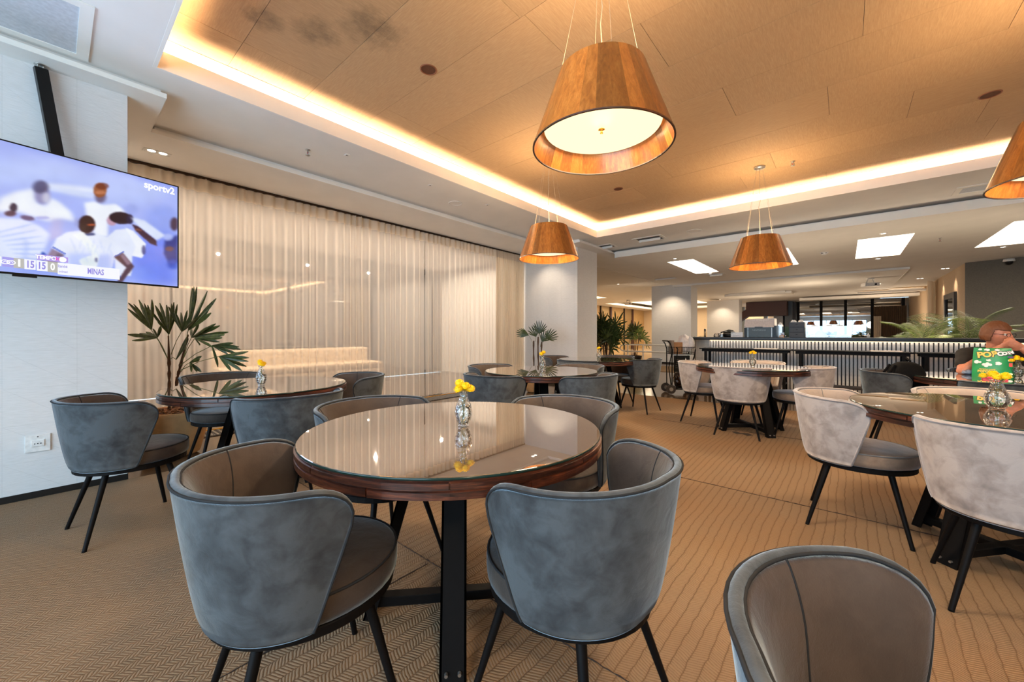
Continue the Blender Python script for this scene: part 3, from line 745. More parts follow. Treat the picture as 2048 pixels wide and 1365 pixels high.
# ================================================================ VASES
def flower_head(r, rnd, flat=.75):
    m = MB(); n = 90
    for k in range(n):
        z = 1-1.75*k/n; a = k*2.39996; s = math.sqrt(max(0, 1-z*z))
        d = Vector((s*math.cos(a), s*math.sin(a), z*flat)); q = r*rnd.uniform(.82, 1.05); w = r*.17
        sd = d.cross(Vector((0, 0, 1)))
        if sd.length < .1: sd = Vector((1, 0, 0))
        sd.normalize(); up = sd.cross(d).normalized()
        b = d*q*.35; tip = d*q; mid = d*q*.85
        m.add([b-sd*w*.4, b+sd*w*.4, mid+sd*w+up*w*.1, tip+up*w*.4, mid-sd*w+up*w*.1], [(0, 1, 2, 3, 4)], False)
    m.ball((0, 0, 0), r*.72, 10, 7, (1, 1, flat)); return m
def vase(x, y, label, kind, heads, rnd, z=TZ):
    t = thing('bud_vase', label, 'vase', (x, y, z), rnd.uniform(0, 6), 'crystal bud vases')
    if kind == 0:
        pr = [(.020, 0), (.024, .003), (.022, .010), (.028, .022), (.036, .045), (.038, .062), (.034, .085), (.024, .108), (.017, .126), (.0155, .138), (.021, .150)]
    else:
        pr = [(.026, 0), (.030, .004), (.034, .012), (.046, .035), (.049, .055), (.042, .080), (.030, .105), (.023, .125), (.022, .138), (.027, .150)]
    g = MB(); fc = 14
    vs = []
    for i, (r_, zz) in enumerate(pr):
        for k in range(fc*2):
            q = r_*(1.0 if (k+i) % 2 else .955); vs.append((q*math.cos(PI*k/fc), q*math.sin(PI*k/fc), zz))
    N = fc*2
    g.add(vs, [(i*N+k, i*N+(k+1) % N, (i+1)*N+(k+1) % N, (i+1)*N+k) for i in range(len(pr)-1) for k in range(N)], False)
    g.add(vs[:N], [tuple(range(N-1, -1, -1))]); b = obj('vase_body', g, M['crystal'], t)
    w = MB(); w.lathe([(.001, .006)]+[(r_*.86, zz) for r_, zz in pr[2:7]]+[(.001, pr[6][1])], 20); obj('water', w, M['water'], t)
    rim = MB(); rim.tube([(pr[-1][0]*math.cos(2*PI*k/20), pr[-1][0]*math.sin(2*PI*k/20), .150) for k in range(20)], .0016, 5, closed=True); obj('rim', rim, M['crystal'], t)
    for hx, hy, hz, hr in heads:
        s = MB(); s.tube([(-hx*.35, -hy*.35, .012), (hx*.1, hy*.1, .07), (hx*.35, hy*.35, .14), (hx, hy, hz)], .0016, 5); st = obj('flower_stem', s, M['petiole'], t)
        obj('flower_head', flower_head(hr*1.18, rnd), M['petal'], st, (hx, hy, hz), (rnd.uniform(-.3, .3), rnd.uniform(-.3, .3), 0))
    return t
M['water'] = thin_glass('water', (.93, .96, .95, 1), .0, .02)
rv = random.Random(3)
vase(-1.235, 1.13, 'crystal bud vase with yellow pompon flowers on the nearest table', 0, [(-.024, .0, .160, .021), (.018, .012, .162, .022), (0, -.014, .172, .02), (.026, -.012, .158, .019), (-.008, .018, .183, .019)], rv)
vase(-3.37, 1.02, 'crystal bud vase with yellow flowers on the left table by the palm', 0, [(-.02, .0, .165, .021), (.018, .008, .168, .02), (0, -.01, .182, .019), (.004, .014, .158, .019)], rv)
vase(-2.50, 3.44, 'crystal bud vase with two yellow flowers on the middle table', 0, [(-.008, -.01, .175, .026), (.014, .006, .192, .022)], rv)
vase(-2.90, 5.47, 'crystal bud vase with yellow flowers on the table nearest the lobby', 0, [(-.012, .0, .175, .022), (.018, .006, .165, .02)], rv)
vase(-.84, 5.42, 'slim crystal bud vase with yellow flowers among the pale chairs before the bar', 0, [(-.022, .0, .165, .02), (.02, .008, .165, .02), (0, -.01, .178, .018)], rv)
vase(.605, 3.20, 'round bellied crystal vase with a flat spray of yellow flowers at the right edge', 1, [(-.05, .01, .172, .02), (-.022, -.015, .176, .022), (.006, .012, .182, .022), (.03, -.01, .176, .021), (.055, .01, .168, .018), (.0, -.03, .163, .018), (-.03, .03, .168, .018)], rv)
vase(1.17, 5.56, 'crystal vase with yellow flowers beside the popcorn bag', 0, [(-.03, .0, .165, .022), (.02, .01, .172, .022), (0, -.01, .185, .02), (.04, -.01, .155, .02)], rv)

# ================================================================ PENDANT LAMPS
def build_lamp():
    t = thing('pendant_lamp', 'x', 'lamp')              # origin at the centre of the shade's lower rim
    RB, RT, H = .36, .222, .385; NS = 30
    sh = thing('shade', None, None); sh.parent = t
    me = None
    for k in range(NS):
        m = MB(); a0 = -PI/NS; vs = []; q = 4
        for rr_ in (0, -.007):
            for z, r_ in ((0, RB), (H, RT)):
                for i in range(q+1):
                    a = a0+2*PI/NS*i/q; e = -.0006 if i in (0, q) and rr_ == 0 else 0
                    vs.append(((r_+rr_+e)*math.cos(a), (r_+rr_+e)*math.sin(a), z))
        n = q+1; f = [(i, i+1, n+i+1, n+i) for i in range(q)]+[(2*n+i+1, 2*n+i, 3*n+i, 3*n+i+1) for i in range(q)]
        f += [(i+1, i, 2*n+i, 2*n+i+1) for i in range(q)]+[(n+i, n+i+1, 3*n+i+1, 3*n+i) for i in range(q)]
        if me is None:
            m.add(vs, f, False); me = m.mesh('stave', M['shade_wood'])
        obj('stave', me, None, sh, (0, 0, 0), (0, 0, 2*PI*k/NS))
    rm = MB(); rm.lathe([(RB-.008, -.003), (RB+.001, -.003), (RB+.001, .003), (RB-.008, .003), (RB-.008, -.003)], 60, smooth=False); obj('rim', rm, M['table_wood'], t)
    d = MB(); d.lathe([(.001, .098), (.298, .098), (.30, .102), (.30, .108), (.001, .108)], 48, smooth=False); obj('diffuser', d, M['lens'], t)
    k = MB(); k.lathe([(.001, .068), (.007, .069), (.008, .076), (.006, .082), (.018, .086), (.019, .090), (.006, .096), (.004, .10)], 16); obj('finial', k, M['brass'], t)
    p = MB(); p.lathe([(.001, H-.02), (RT-.008, H-.02), (RT-.008, H-.012), (.001, H-.012)], 36, smooth=False); obj('top_plate', p, M['plaster_light'], t)
    return t, H, RT
lp, LH, LRT = build_lamp(); index_kids()
rl = random.Random(11)
for i, (x, y, z, rz, lab) in enumerate([(-.97, 1.86, 2.14, .2, 'large wooden stave pendant lamp in the foreground, its glowing underside fully visible'),
        (-2.71, 3.86, 2.06, 1.1, 'wooden stave pendant lamp before the lit white column at the end of the curtain'),
        (-.86, 6.06, 2.05, 2.0, 'wooden stave pendant lamp in front of the bar, its metal ceiling rose in view'),
        (1.04, 3.88, 2.07, 3.0, 'wooden stave pendant lamp cut by the right edge of the photo'),
        (2.9, 1.88, 2.08, .7, 'wooden stave pendant lamp hanging beyond the right edge of the photo'), (1.0, -.35, 2.1, 1.7, 'wooden stave pendant lamp hanging just behind the camera')]):
    o = lp if i == 0 else dup(lp, (0, 0, 0), 0)
    o.location = (x, y, z); o.rotation_euler = (0, 0, rz); o['label'] = lab; o['group'] = 'wooden pendant lamps'
    h = ZW-z
    for k in range(4):
        a = k*PI/2+.5; w = MB(); w.tube([(LRT*.97*math.cos(a), LRT*.97*math.sin(a), LH-.01), (.045*math.cos(a), .045*math.sin(a), h-.02)], .0012, 4); obj('suspension_wire', w, M['wire'], o)
    w = MB(); q = [(rl.uniform(-.01, .01)*math.sin(j/9*PI), rl.uniform(-.012, .012)*math.sin(j/9*PI), LH-.02+(h-.02-LH+.02)*j/9) for j in range(10)]; w.tube(q, .003, 5); obj('power_cord', w, M['wire'], o)
    c = MB(); c.lathe([(.001, h-.028), (.055, h-.028), (.066, h-.02), (.068, h-.002), (.001, h-.002)], 28); obj('ceiling_rose', c, M['chrome'], o)
    l = bpy.data.lights.new('lamp_glow', 'AREA'); l.shape = 'DISK'; l.size = .56; l.energy = 7; l.color = (1, .74, .44)
    lo = bpy.data.objects.new('lamp_glow', l); C.objects.link(lo); lo.location = (x, y, z+.094)
    spot('lamp_down', (x, y, z-.005), (x, y, 0), 70, (1, .80, .56), 155, .5, .10)
    lu = bpy.data.lights.new('lamp_up', 'AREA'); lu.shape = 'DISK'; lu.size = .36; lu.energy = 13; lu.color = (1, .72, .42)
    luo = bpy.data.objects.new('lamp_up', lu); C.objects.link(luo); luo.location = (x, y, z+LH+.004); luo.rotation_euler = (PI, 0, 0)
    # light escaping from the open lower part onto the inside of the shade
    l2 = bpy.data.lights.new('lamp_ring', 'POINT'); l2.energy = 1.1; l2.color = (1, .58, .20); l2.shadow_soft_size = .06
    l2o = bpy.data.objects.new('lamp_ring', l2); C.objects.link(l2o); l2o.location = (x, y, z+.05)

# ================================================================ TELEVISION
def tv():
    p0 = Vector((-4.105, .653)); d = Vector((.2005, -.98)).normalized(); Wd, Hh = 1.46, .822
    p1 = p0+d*Wd; zb = 1.53
    rz = math.atan2((p0-p1).y, (p0-p1).x)       # local +X runs from near end to far end
    t = thing('television', 'large wall mounted flat television showing volleyball players, at the left edge', 'television', (p1.x, p1.y, zb), rz)
    # local: x 0..Wd, z 0..Hh, screen faces local -Y
    b = MB(); b.box(0, Wd, 0, .012, 0, Hh); b.box(.25, Wd-.25, .012, .05, .06, Hh-.2); obj('case', b, M['black_plastic'], t)
    for q in ((0, Wd, 0, .012), (0, Wd, Hh-.008, Hh), (0, .008, .012, Hh-.008), (Wd-.008, Wd, .012, Hh-.008)):
        obj('bezel', MB().box(q[0], q[1], -.006, 0, q[2], q[3]), M['black_plastic'], t)
    obj('logo_tab', MB().box(.62, .72, -.007, .004, -.012, 0), M['black_plastic'], t)
    # the picture: soft colour blobs written per vertex on a dense flat grid
    NX, NY = 400, 225
    X, Y = np.meshgrid(np.linspace(0, 370, NX), np.linspace(0, 1, NY))     # X in photo-like units, Y 0 bottom .. 1 top
    col = np.zeros((NY, NX, 3)); col[:] = (.66, .72, .98)
    U = X/370
    r_ = Vector((math.cos(YAW), math.sin(YAW))); f_ = Vector((-math.sin(YAW), math.cos(YAW))); dv_ = p0-p1
    UU = (1024+781*((p1.dot(r_)+U*dv_.dot(r_))/(p1.dot(f_)+U*dv_.dot(f_))))/357      # the picture is laid out over the part in view
    def blob(u, v, ru, rv_, c, a=1, soft=.35, ang=0):
        du = (UU-u)*1.52; dv = Y-v; ca, sa = math.cos(ang), math.sin(ang)
        p = (du*ca+dv*sa)/ru; q = (-du*sa+dv*ca)/rv_; r = np.sqrt(p*p+q*q)
        k = np.clip((1+soft-r)/(2*soft), 0, 1)*a; k = (k*k*(3-2*k))[..., None]; col[:] = col*(1-k)+np.array(c)*k
    Wt = (.93, .96, 1.0); Bl = (.50, .60, .97); Db = (.18, .28, .72); Sk = (.42, .33, .36); Hr = (.13, .07, .09); Or = (.62, .30, .16)
    PX = UU*357; k_ = (PX-1024)/781; dr = (p1.dot(f_)+U*dv_.dot(f_)); PYv = 668-(zb+Hh*Y-HC)/dr*781
    GX = PX*4.135; GY = (PYv-270)*4.135          # working units of the layout sketch
    def paint(mask, c, a=1, soft=5):
        m_ = mask.astype(float)
        for _ in range(2):
            for ax in (0, 1):
                acc = np.zeros_like(m_)
                for q in range(-soft, soft+1): acc += np.roll(m_, q, ax)
                m_ = acc/(2*soft+1)
        m_ = (m_*a)[..., None]; col[:] = col*(1-m_)+np.array(c)*m_
    def poly(pts, c, a=1, soft=1):
        ins = np.zeros(GX.shape, bool); n = len(pts)
        for i in range(n):
            x0, y0 = pts[i]; x1, y1 = pts[i-1]
            if y0 == y1: continue
            cnd = ((GY < y0) != (GY < y1)) & (GX < (x1-x0)*(GY-y0)/(y1-y0)+x0); ins ^= cnd
        paint(ins, c, a, soft)
    def ell(x, y, rx, ry, c, a=1, soft=1, ang=0):
        ca, sa = math.cos(ang), math.sin(ang); p = ((GX-x)*ca+(GY-y)*sa)/rx; q = (-(GX-x)*sa+(GY-y)*ca)/ry; paint(p*p+q*q < 1, c, a, soft)
    Wt = (.95, .97, 1.0)
    ell(200, 300, 500, 120, (.76, .82, 1), .8, 12); ell(1000, 420, 420, 160, (.76, .82, 1), .7, 12); ell(1330, 1050, 260, 260, (.42, .52, .96), .9, 12); ell(1350, 700, 140, 110, (.55, .64, .96), .7, 7); ell(650, 1150, 600, 90, (.52, .62, .97), .7, 8)
    ell(600, 440, 260, 26, Wt, .7, 3, .12); ell(570, 470, 240, 22, (.88, .92, 1), .7, 3, .18)
    poly([(280, 440), (120, 470), (0, 520), (-60, 640), (150, 640), (260, 680), (400, 720), (520, 700), (620, 720), (590, 640), (500, 560), (420, 520), (370, 590), (300, 560)], Wt, .95, 3)
    poly([(430, 700), (520, 700), (510, 860), (400, 880)], (.74, .72, .90), .7, 3); ell(350, 500, 62, 75, (.58, .56, .72), .9, 2); ell(335, 430, 66, 55, (.30, .28, .42), .85, 2); ell(380, 520, 30, 45, (.86, .86, .92), .7, 2); ell(350, 690, 60, 14, (.62, .62, .92), .6, 1)
    poly([(700, 560), (790, 550), (850, 580), (960, 570), (1060, 640), (900, 700), (900, 850), (800, 850), (720, 700)], Wt, .95, 2); ell(1085, 620, 60, 50, (.60, .66, .92), .7, 3)
    ell(835, 515, 44, 48, (.40, .34, .46), .9, 2); ell(830, 455, 54, 62, (.60, .33, .18), .95, 1); ell(832, 475, 44, 16, (.80, .52, .38), .7, 1); ell(850, 420, 55, 28, (.40, .16, .10), .7, 1)
    poly([(-60, 690), (180, 700), (330, 760), (410, 830), (330, 1080), (-60, 1090)], (.86, .90, 1), 1, 2)
    for k in range(7): ell(120+30*k, 780+44*k, 170, 7, (.66, .74, .99), .7, 1, -.25+.06*k)
    poly([(200, 860), (235, 900), (215, 1090), (190, 1090)], (.66, .74, .99), .6, 2)
    ell(108, 605, 30, 40, (.14, .08, .18), .9, 1); ell(80, 655, 48, 24, (.30, .17, .24), .9, 1); ell(225, 692, 60, 20, (.36, .26, .40), .85, 1, .15)
    poly([(345, 970), (385, 1000), (365, 1062), (335, 1050)], (.12, .25, .70), .9, 1)
    ell(930, 712, 42, 42, (.76, .60, .68), .95, 1); ell(1005, 690, 98, 50, (.12, .06, .11), .97, 1, .12); ell(1080, 700, 30, 40, (.14, .12, .26), .9, 1)
    poly([(1080, 680), (1200, 710), (1380, 840), (1300, 880), (1150, 760)], (.88, .92, 1), .95, 2); poly([(1095, 740), (1150, 760), (1300, 880), (1305, 925), (1250, 905), (1130, 800)], (.24, .13, .20), .97, 1); ell(1150, 790, 32, 8, (.6, .36, .26), .8, 1, .2)
    poly([(880, 860), (960, 790), (1060, 780), (1150, 850), (1210, 910), (1190, 1020), (1100, 1010), (1090, 1180), (960, 1180), (950, 1000)], (.90, .93, 1), .97, 1); poly([(1040, 770), (1110, 800), (1210, 905), (1180, 1030), (1100, 1005), (1130, 930)], Wt, .95, 1); ell(1195, 960, 16, 40, (.22, .24, .5), .8, 1)
    poly([(430, 950), (530, 1000), (470, 1090), (365, 1090), (400, 1000)], (.58, .50, .60), .97, 1); poly([(470, 990), (530, 1000), (470, 1095), (440, 1090)], (.40, .33, .42), .7, 1)
    poly([(430, 940), (470, 860), (560, 810), (720, 790), (860, 840), (960, 890), (1030, 980), (950, 1030), (930, 1130), (940, 1180), (560, 1180), (540, 1000), (440, 950)], (.90, .93, 1), 1, 1)
    poly([(560, 990), (930, 1000), (930, 1180), (560, 1180)], (.62, .70, .99), .6, 4); poly([(430, 942), (440, 930), (550, 992), (540, 1004)], (.40, .48, .85), .8, 0); poly([(950, 1012), (1028, 966), (1034, 978), (955, 1028)], (.40, .48, .85), .8, 0)
    poly([(950, 1022), (1022, 985), (1115, 1100), (1010, 1240), (975, 1230), (1050, 1110)], (.32, .22, .28), .97, 1); poly([(1000, 1010), (1022, 990), (1090, 1075), (1060, 1090)], (.62, .52, .60), .8, 1)
    ell(745, 828, 48, 12, (.20, .24, .45), .9, 1); ell(720, 745, 70, 76, (.17, .08, .10), .98, 1); ell(756, 748, 36, 9, (.75, .36, .20), .95, 1); ell(640, 730, 14, 40, (.55, .55, .75), .6, 2)
    poly([(600, 830), (690, 810), (800, 930), (830, 1000), (800, 1110), (700, 1130), (655, 1050), (760, 1000), (700, 920)], (.94, .97, .98), .95, 1); ell(735, 1060, 70, 34, (.82, .88, .92), .6, 2, .3); ell(800, 1045, 10, 20, (.2, .22, .45), .8, 1)
    ell(1450, 740, 34, 56, (.26, .17, .24), .9, 2); poly([(1370, 880), (1480, 830), (1480, 1060), (1420, 1100), (1362, 990)], (.15, .19, .50), .9, 2); ell(1410, 950, 34, 22, (.46, .28, .30), .8, 1); ell(1400, 850, 40, 30, (.72, .78, .98), .8, 2); ell(1440, 1080, 50, 40, (.22, .34, .80), .8, 3)
    for k in range(16): ell(600+k*22, 900+((k*53) % 140), 5, 46, (.72, .79, .99), .5, 1, (k % 5-2)*.2)
    nz = np.random.RandomState(5).rand(18, 34)
    iy = np.clip((Y*17).astype(int), 0, 16); ix = np.clip((U*33).astype(int), 0, 32); fy = Y*17-iy; fx = U*33-ix
    s = nz[iy, ix]*(1-fx)*(1-fy)+nz[iy, ix+1]*fx*(1-fy)+nz[iy+1, ix]*(1-fx)*fy+nz[iy+1, ix+1]*fx*fy
    col *= (.98+.04*s)[..., None]
    col = np.clip(col, 0, 1); colr = np.where(col <= .04045, col/12.92, ((col+.055)/1.055)**2.4)
    m = MB(); xs_ = .008+(Wd-.016)*U.ravel(); zs = .012+(Hh-.02)*Y.ravel()
    m.v = [(float(a), -.003, float(b)) for a, b in zip(xs_, zs)]
    m.f = [[j*NX+i, j*NX+i+1, (j+1)*NX+i+1, (j+1)*NX+i] for j in range(NY-1) for i in range(NX-1)]; m.sm = [False]*len(m.f); m.mi = [0]*len(m.f)
    nt = NT('screen_picture'); at = nt.n('Attribute', attribute_name='picture'); nt.set(Base_Color=(0.01, .01, .01, 1), Roughness=.12)
    nt.l(at.outputs['Color'], nt.b.inputs['Emission Color']); nt.b.inputs['Emission Strength'].default_value = .64
    o = obj('screen', m, nt.m, t)
    ca = o.data.color_attributes.new('picture', 'FLOAT_COLOR', 'POINT')
    ca.data.foreach_set('color', np.concatenate([colr.reshape(-1, 3), np.ones((NX*NY, 1))], 1).ravel().astype(np.float32))
    def flat(u0, u1, v0, v1, c, y=-.0036, st=.66, nm='score_panel'):
        q = MB(); q.box(u0*Wd, u1*Wd, y-.0003, y, v0*Hh, v1*Hh); return obj(nm, q, emis('screen_'+nm+str(len(bpy.data.materials)), c, st), o)
    # in the photo the near 38 per cent of the screen lies outside the frame
    def U_(px): return PXU(px)
    def PXU(px):      # photo column -> screen fraction
        k = (px-1024)/781
        r_ = Vector((math.cos(YAW), math.sin(YAW))); f_ = Vector((-math.sin(YAW), math.cos(YAW)))
        dd = r_*k+f_; den = dd.x*(p0-p1).y-dd.y*(p0-p1).x
        s_ = (p1.y*dd.x-p1.x*dd.y); return -s_/den
    L = []
    flat(PXU(4), PXU(27), .052, .125, 'a7a2ee'); flat(PXU(27), PXU(48), .050, .125, 'bdbcb6'); flat(PXU(48.5), PXU(71), .048, .125, 'f6f8ff'); flat(PXU(73), PXU(95), .045, .125, 'f6f8ff'); flat(PXU(95), PXU(115), .042, .125, 'bdbcb6')
    flat(PXU(115), PXU(239), .030, .125, 'f6f8ff'); flat(PXU(73), PXU(136), .130, .175, 'b4a0ec'); flat(0, PXU(1.5), .052, .125, 'f6f8ff')
    pu = emis('screen_violet', '9890e4', .66); wh = emis('screen_white', 'ffffff', .75); mg = emis('screen_magenta', 'c8209c', 1)
    def tx(s, px, v, size, mt, sx=.9, bold=.002):
        me = text_mesh(s, size, mt, 'screen_lettering', .0001, bold=bold, sx=sx); obj('screen_lettering', me, None, o, (PXU(px)*Wd, -.0045, v*Hh), (PI/2, 0, 0))
    tx('1', 38, .087, .062, wh); tx('15', 60, .085, .062, pu, .58); tx('15', 83, .084, .062, pu, .58); tx('0', 105, .083, .062, wh, .62)
    tx('MINAS', 191, .078, .056, pu, .50, .0015); tx('TEMPO', 92, .152, .034, wh, .82, .001); tx('H', 115, .152, .026, mg, 1.0, .001)
    tx('Itambé', 125, .097, .026, pu, .6, .0004); tx('unimed', 126, .055, .022, pu, .6, .0002)
    dsk = MB(); dsk.lathe([(.001, 0), (.017, 0)], 20); obj('score_mark', dsk, wh, o, (PXU(125)*Wd, -.0046, .152*Hh), (PI/2, 0, 0))
    for px in (10, 22):
        rg = MB(); rg.tube([(.016*math.cos(2*PI*k/16), .012*math.sin(2*PI*k/16), 0) for k in range(16)], .0022, 4, closed=True); rg.tube([(-.008, -.004, 0), (0, .006, 0), (.008, -.004, 0)], .0015, 4); obj('score_mark', rg, wh, o, (PXU(px)*Wd, -.0046, .088*Hh), (PI/2, 0, 0))
    tx('sportv2', 319, .935, .072, wh, .84, .0022)
    # wall bracket and dark cable cover running up to the soffit
    br = MB(); br.box(.45, .95, .05, .075, .3, .6); br.tube([(.7, .07, .45), (.62, .32, .47)], .02, 8); br.box(.5, .75, .30, .33, .3, .62); obj('wall_bracket', br, M['black_metal'], t)
    cc = MB(); Mi = (Matrix.Translation((p1.x, p1.y, zb)) @ Matrix.Rotation(rz, 4, 'Z')).inverted()
    A = Mi @ Vector((-4.325, -.062, 3.035)); B = Mi @ Vector((-4.27, .03, 2.30)); rt = Vector((.5, 0, 0)).normalized()
    w = .032; dd = (A-B).normalized(); s1 = dd.cross(Vector((0, 1, 0))).normalized()*w; s2 = Vector((0, .022, 0))
    vs = [B+s1+s2, B-s1+s2, B-s1-s2, B+s1-s2, A+s1+s2, A-s1+s2, A-s1-s2, A+s1-s2]; cc.add(vs, [(3, 2, 1, 0), (4, 5, 6, 7), (0, 1, 5, 4), (1, 2, 6, 5), (2, 3, 7, 6), (3, 0, 4, 7)])
    obj('cable_cover', cc, M['black_plastic'], t)
    pp = MB(); pp.tube([A+Vector((-.012, 0, -.0)), A+Vector((-.012, 0, .028))], .006, 8); pp.tube([A+Vector((.014, 0, 0)), A+Vector((.014, 0, .028))], .006, 8); pp.lathe([(.001, 0), (.032, 0), (.032, .004), (.001, .004)], 16, A.x, A.y, cz=A.z+.02); obj('hanger', pp, M['chrome'], t)
    l = bpy.data.lights.new('tv_glow', 'AREA'); l.shape = 'RECTANGLE'; l.size = Wd; l.size_y = Hh; l.energy = 10; l.color = (.6, .7, 1)
    lo = bpy.data.objects.new('tv_glow', l); C.objects.link(lo); mid = (p0+p1)/2; nrm = Vector((math.sin(rz), -math.cos(rz)))
    lo.location = (mid.x+nrm.x*.02, mid.y+nrm.y*.02, zb+Hh/2); lo.rotation_euler = Vector((nrm.x, nrm.y, 0)).to_track_quat('-Z', 'Y').to_euler()
tv()

# ================================================================ CURTAINS
XC = -5.93
def curtain(name, label, y0, y1, pitch, amp, mat, z1=3.035, z0=.012, seed=0, heading=True, cols=8, xoff=0):
    rn = random.Random(seed); ys = []; y = y0; ph = 0; prof = []
    n = int((y1-y0)/pitch*cols); NZ = 26
    ph = 0; P = []
    for i in range(n+1):
        f = i/n; y = y0+(y1-y0)*f; P.append((y, ph)); ph += 2*PI/cols*(1+.28*math.sin(i*.13+seed)+.12*math.sin(i*.41))
    amps = [noise.noise(Vector((i*.06, seed*3.1, 0))) for i in range(n+1)]
    m = MB(); hm = MB(); vs = []
    zz = [z0+(z1-z0)*j/NZ for j in range(NZ+1)]
    for j, z in enumerate(zz):
        for i, (y, ph) in enumerate(P):
            g = (z1-z)/(z1-z0); w = noise.noise(Vector((y*1.7, z*.5, seed)))*.03*g*3
            a = amp*(.85+.5*amps[i])*(1+.35*g*noise.noise(Vector((y*4, z*.8, seed+4))))
            x = XC+xoff+a*math.sin(ph+w*9*g)+.35*w; vs.append((x, y+.02*g*noise.noise(Vector((y*3, z*.7, seed+9))), z))
    N = n+1; fs = [(j*N+i, j*N+i+1, (j+1)*N+i+1, (j+1)*N+i) for j in range(NZ) for i in range(n)]
    m.add(vs, fs, True); t = obj(name, m, mat); tag(t, label, 'curtain')
    if heading:
        h = MB(); hv = []
        for z in (z1-.16, z1-.08, z1+.004):
            for i, (y, ph) in enumerate(P):
                a = amp*(.85+.5*amps[i]); hv.append((XC+xoff+a*math.sin(ph)+.004, y, z))
        h.add(hv, [(j*N+i, j*N+i+1, (j+1)*N+i+1, (j+1)*N+i) for j in range(2) for i in range(n)], True); obj('heading_tape', h, M['hem'], t)
    return t
curtain('sheer_curtain', 'long sheer cream curtain from behind the television to the narrow gap', -2.6, 4.43, .118, .034, M['sheer'], seed=2)
curtain('sheer_curtain', 'shorter sheer cream curtain between the narrow gap and the dense drape', 4.47, 6.42, .112, .030, M['sheer'], seed=5)
curtain('drape', 'tightly pleated dense cream drape beside the lit white column', 6.40, 7.38, .062, .026, M['drape'], seed=8, cols=8)
rail = MB(); rail.box(XC-.03, XC+.03, -2.6, 7.4, 3.038, 3.058); rail.box(XC+.03, XC+.036, -2.6, 7.4, 3.03, 3.058)
tag(obj('curtain_rail', rail, plain('dark_bronze_rail', '3a2616', .4, .6)), 'dark bronze ceiling rail the cream curtains hang from', 'rail')
# floor grille along the curtain foot
gr = thing('floor_grille', 'slotted floor vent with a yellow metal edge along the foot of the curtain', 'vent', (0, 0, 0))
obj('yellow_edge', MB().box(-5.80, -5.78, -1.5, 7.3, -.006, .012), M['yellow_line'], gr)
obj('vent_bed', MB().box(-5.77, -5.45, -1.5, 7.3, -.006, .002), M['dark_wall'], gr)
s = MB()
for k in range(150):
    for q in range(6): s.cbox(-5.74+q*.052, -1.4+k*.057, .005, .038, .018, .006, .5)
obj('vent_studs', s, M['chrome'], gr)['kind'] = 'stuff'
for q in (-1.5, .5, 2.5, 4.5, 6.3): spot('added_veranda_fill', (-7.7, q, 3.04), (-7.7, q, 0), 150 if q < 6 else 60, (1, .86, .70), 176, .15, .03)  # added fill without fittings, makes the sheer glow from behind
# cream sofa on the veranda behind the sheer
sf = thing('sofa', 'cream sofa seen faintly through the sheer curtain', 'sofa', (-8.3, 3.3, 0), PI/2)
sm = plain('cream_upholstery', 'c8b294', .8)
obj('sofa_base', MB().box(-1.5, 1.5, -.45, .45, .05, .42), sm, sf, bevel=.04); obj('backrest', MB().box(-1.5, 1.5, .25, .5, .4, .85), sm, sf, bevel=.06)
for q in (-1, 0, 1): obj('seat_cushion', MB().box(q-.48, q+.48, -.45, .27, .42, .55), sm, sf, bevel=.04)

# ================================================================ SMALL FITTINGS
o = thing('power_outlet', 'white power outlet with dark sockets low on the column under the television', 'outlet', (-4.356, -.075, .385))
obj('cover_plate', MB().box(0, .006, -.058, .058, -.06, .06), M['white_plastic'], o, bevel=.002)
obj('socket', MB().box(.006, .012, -.03, .03, -.022, .022), M['white_plastic'], o, bevel=.002)
for q in (-.014, 0, .014):
    h = MB(); h.tube([(.012, q, -.002), (.0135, q, -.002)], .0035, 8); obj('socket_hole', h, M['black_plastic'], o)
h = MB(); h.tube([(.006, .0, .045), (.0075, 0, .045)], .004, 8); obj('screw', h, M['black_plastic'], o)
rr2 = random.Random(1)
def downlight(x, y, z, label, rz=0, two=True, tgt=None, pw=0, tg=None):
    t = thing('recessed_downlight', label, 'ceiling light', (x, y, z), rz)
    L = .10 if two else .045
    f = MB(); f.box(-L, L, -.05, -.04, -.004, .0); f.box(-L, L, .04, .05, -.004, 0); f.box(-L-.01, -L, -.05, .05, -.004, 0); f.box(L, L+.01, -.05, .05, -.004, 0); f.box(-L, L, -.04, .04, -.0015, 0)
    obj('frame', f, M['white_plastic'], t)
    for q in ((-.045, .045) if two else (0,)):
        b = MB(); b.lathe([(.001, -.003), (.03, -.003), (.033, -.002), (.034, -.001)], 18, q, 0); obj('bulb', b, M['bulb'], t)
    if pw: spot('downlight_beam', (x, y, z-.02), tg, pw, WARM2, 95, .8)
    return t
downlight(-5.47, .70, ZS, 'double recessed downlight glowing above the curtain beside the television', PI/2, pw=26, tg=(-5.6, .8, 0))
downlight(-5.2, 6.85, ZS, 'double recessed downlight in front of the lit white column by the drape', PI/2, pw=24, tg=(-5.1, 7.5, .9))
downlight(-5.1, 14.85, ZS, 'recessed downlight washing the white column behind the trolley', 0, False, pw=70, tg=(-5.15, 15.4, 1.2))
downlight(-6.6, 14.0, ZS, 'recessed downlight in the ceiling just left of the column behind the trolley', 0, False)
downlight(-5.0, 22.7, 2.95, 'recessed downlight washing the farthest white column', 0, False, pw=55, tg=(-5.05, 23.3, 1.2))
for x, y, l in ((-3.08, 9.59, 'before the first light well'), (-3.05, 12.66, 'behind the first light well'), (.52, 9.61, 'before the third light well'), (.6, 12.75, 'behind the third light well'), (2.48, 12.7, 'behind the fourth light well')):
    downlight(x, y, ZB, 'tiny round spotlight in the slab just '+l, 0, False)
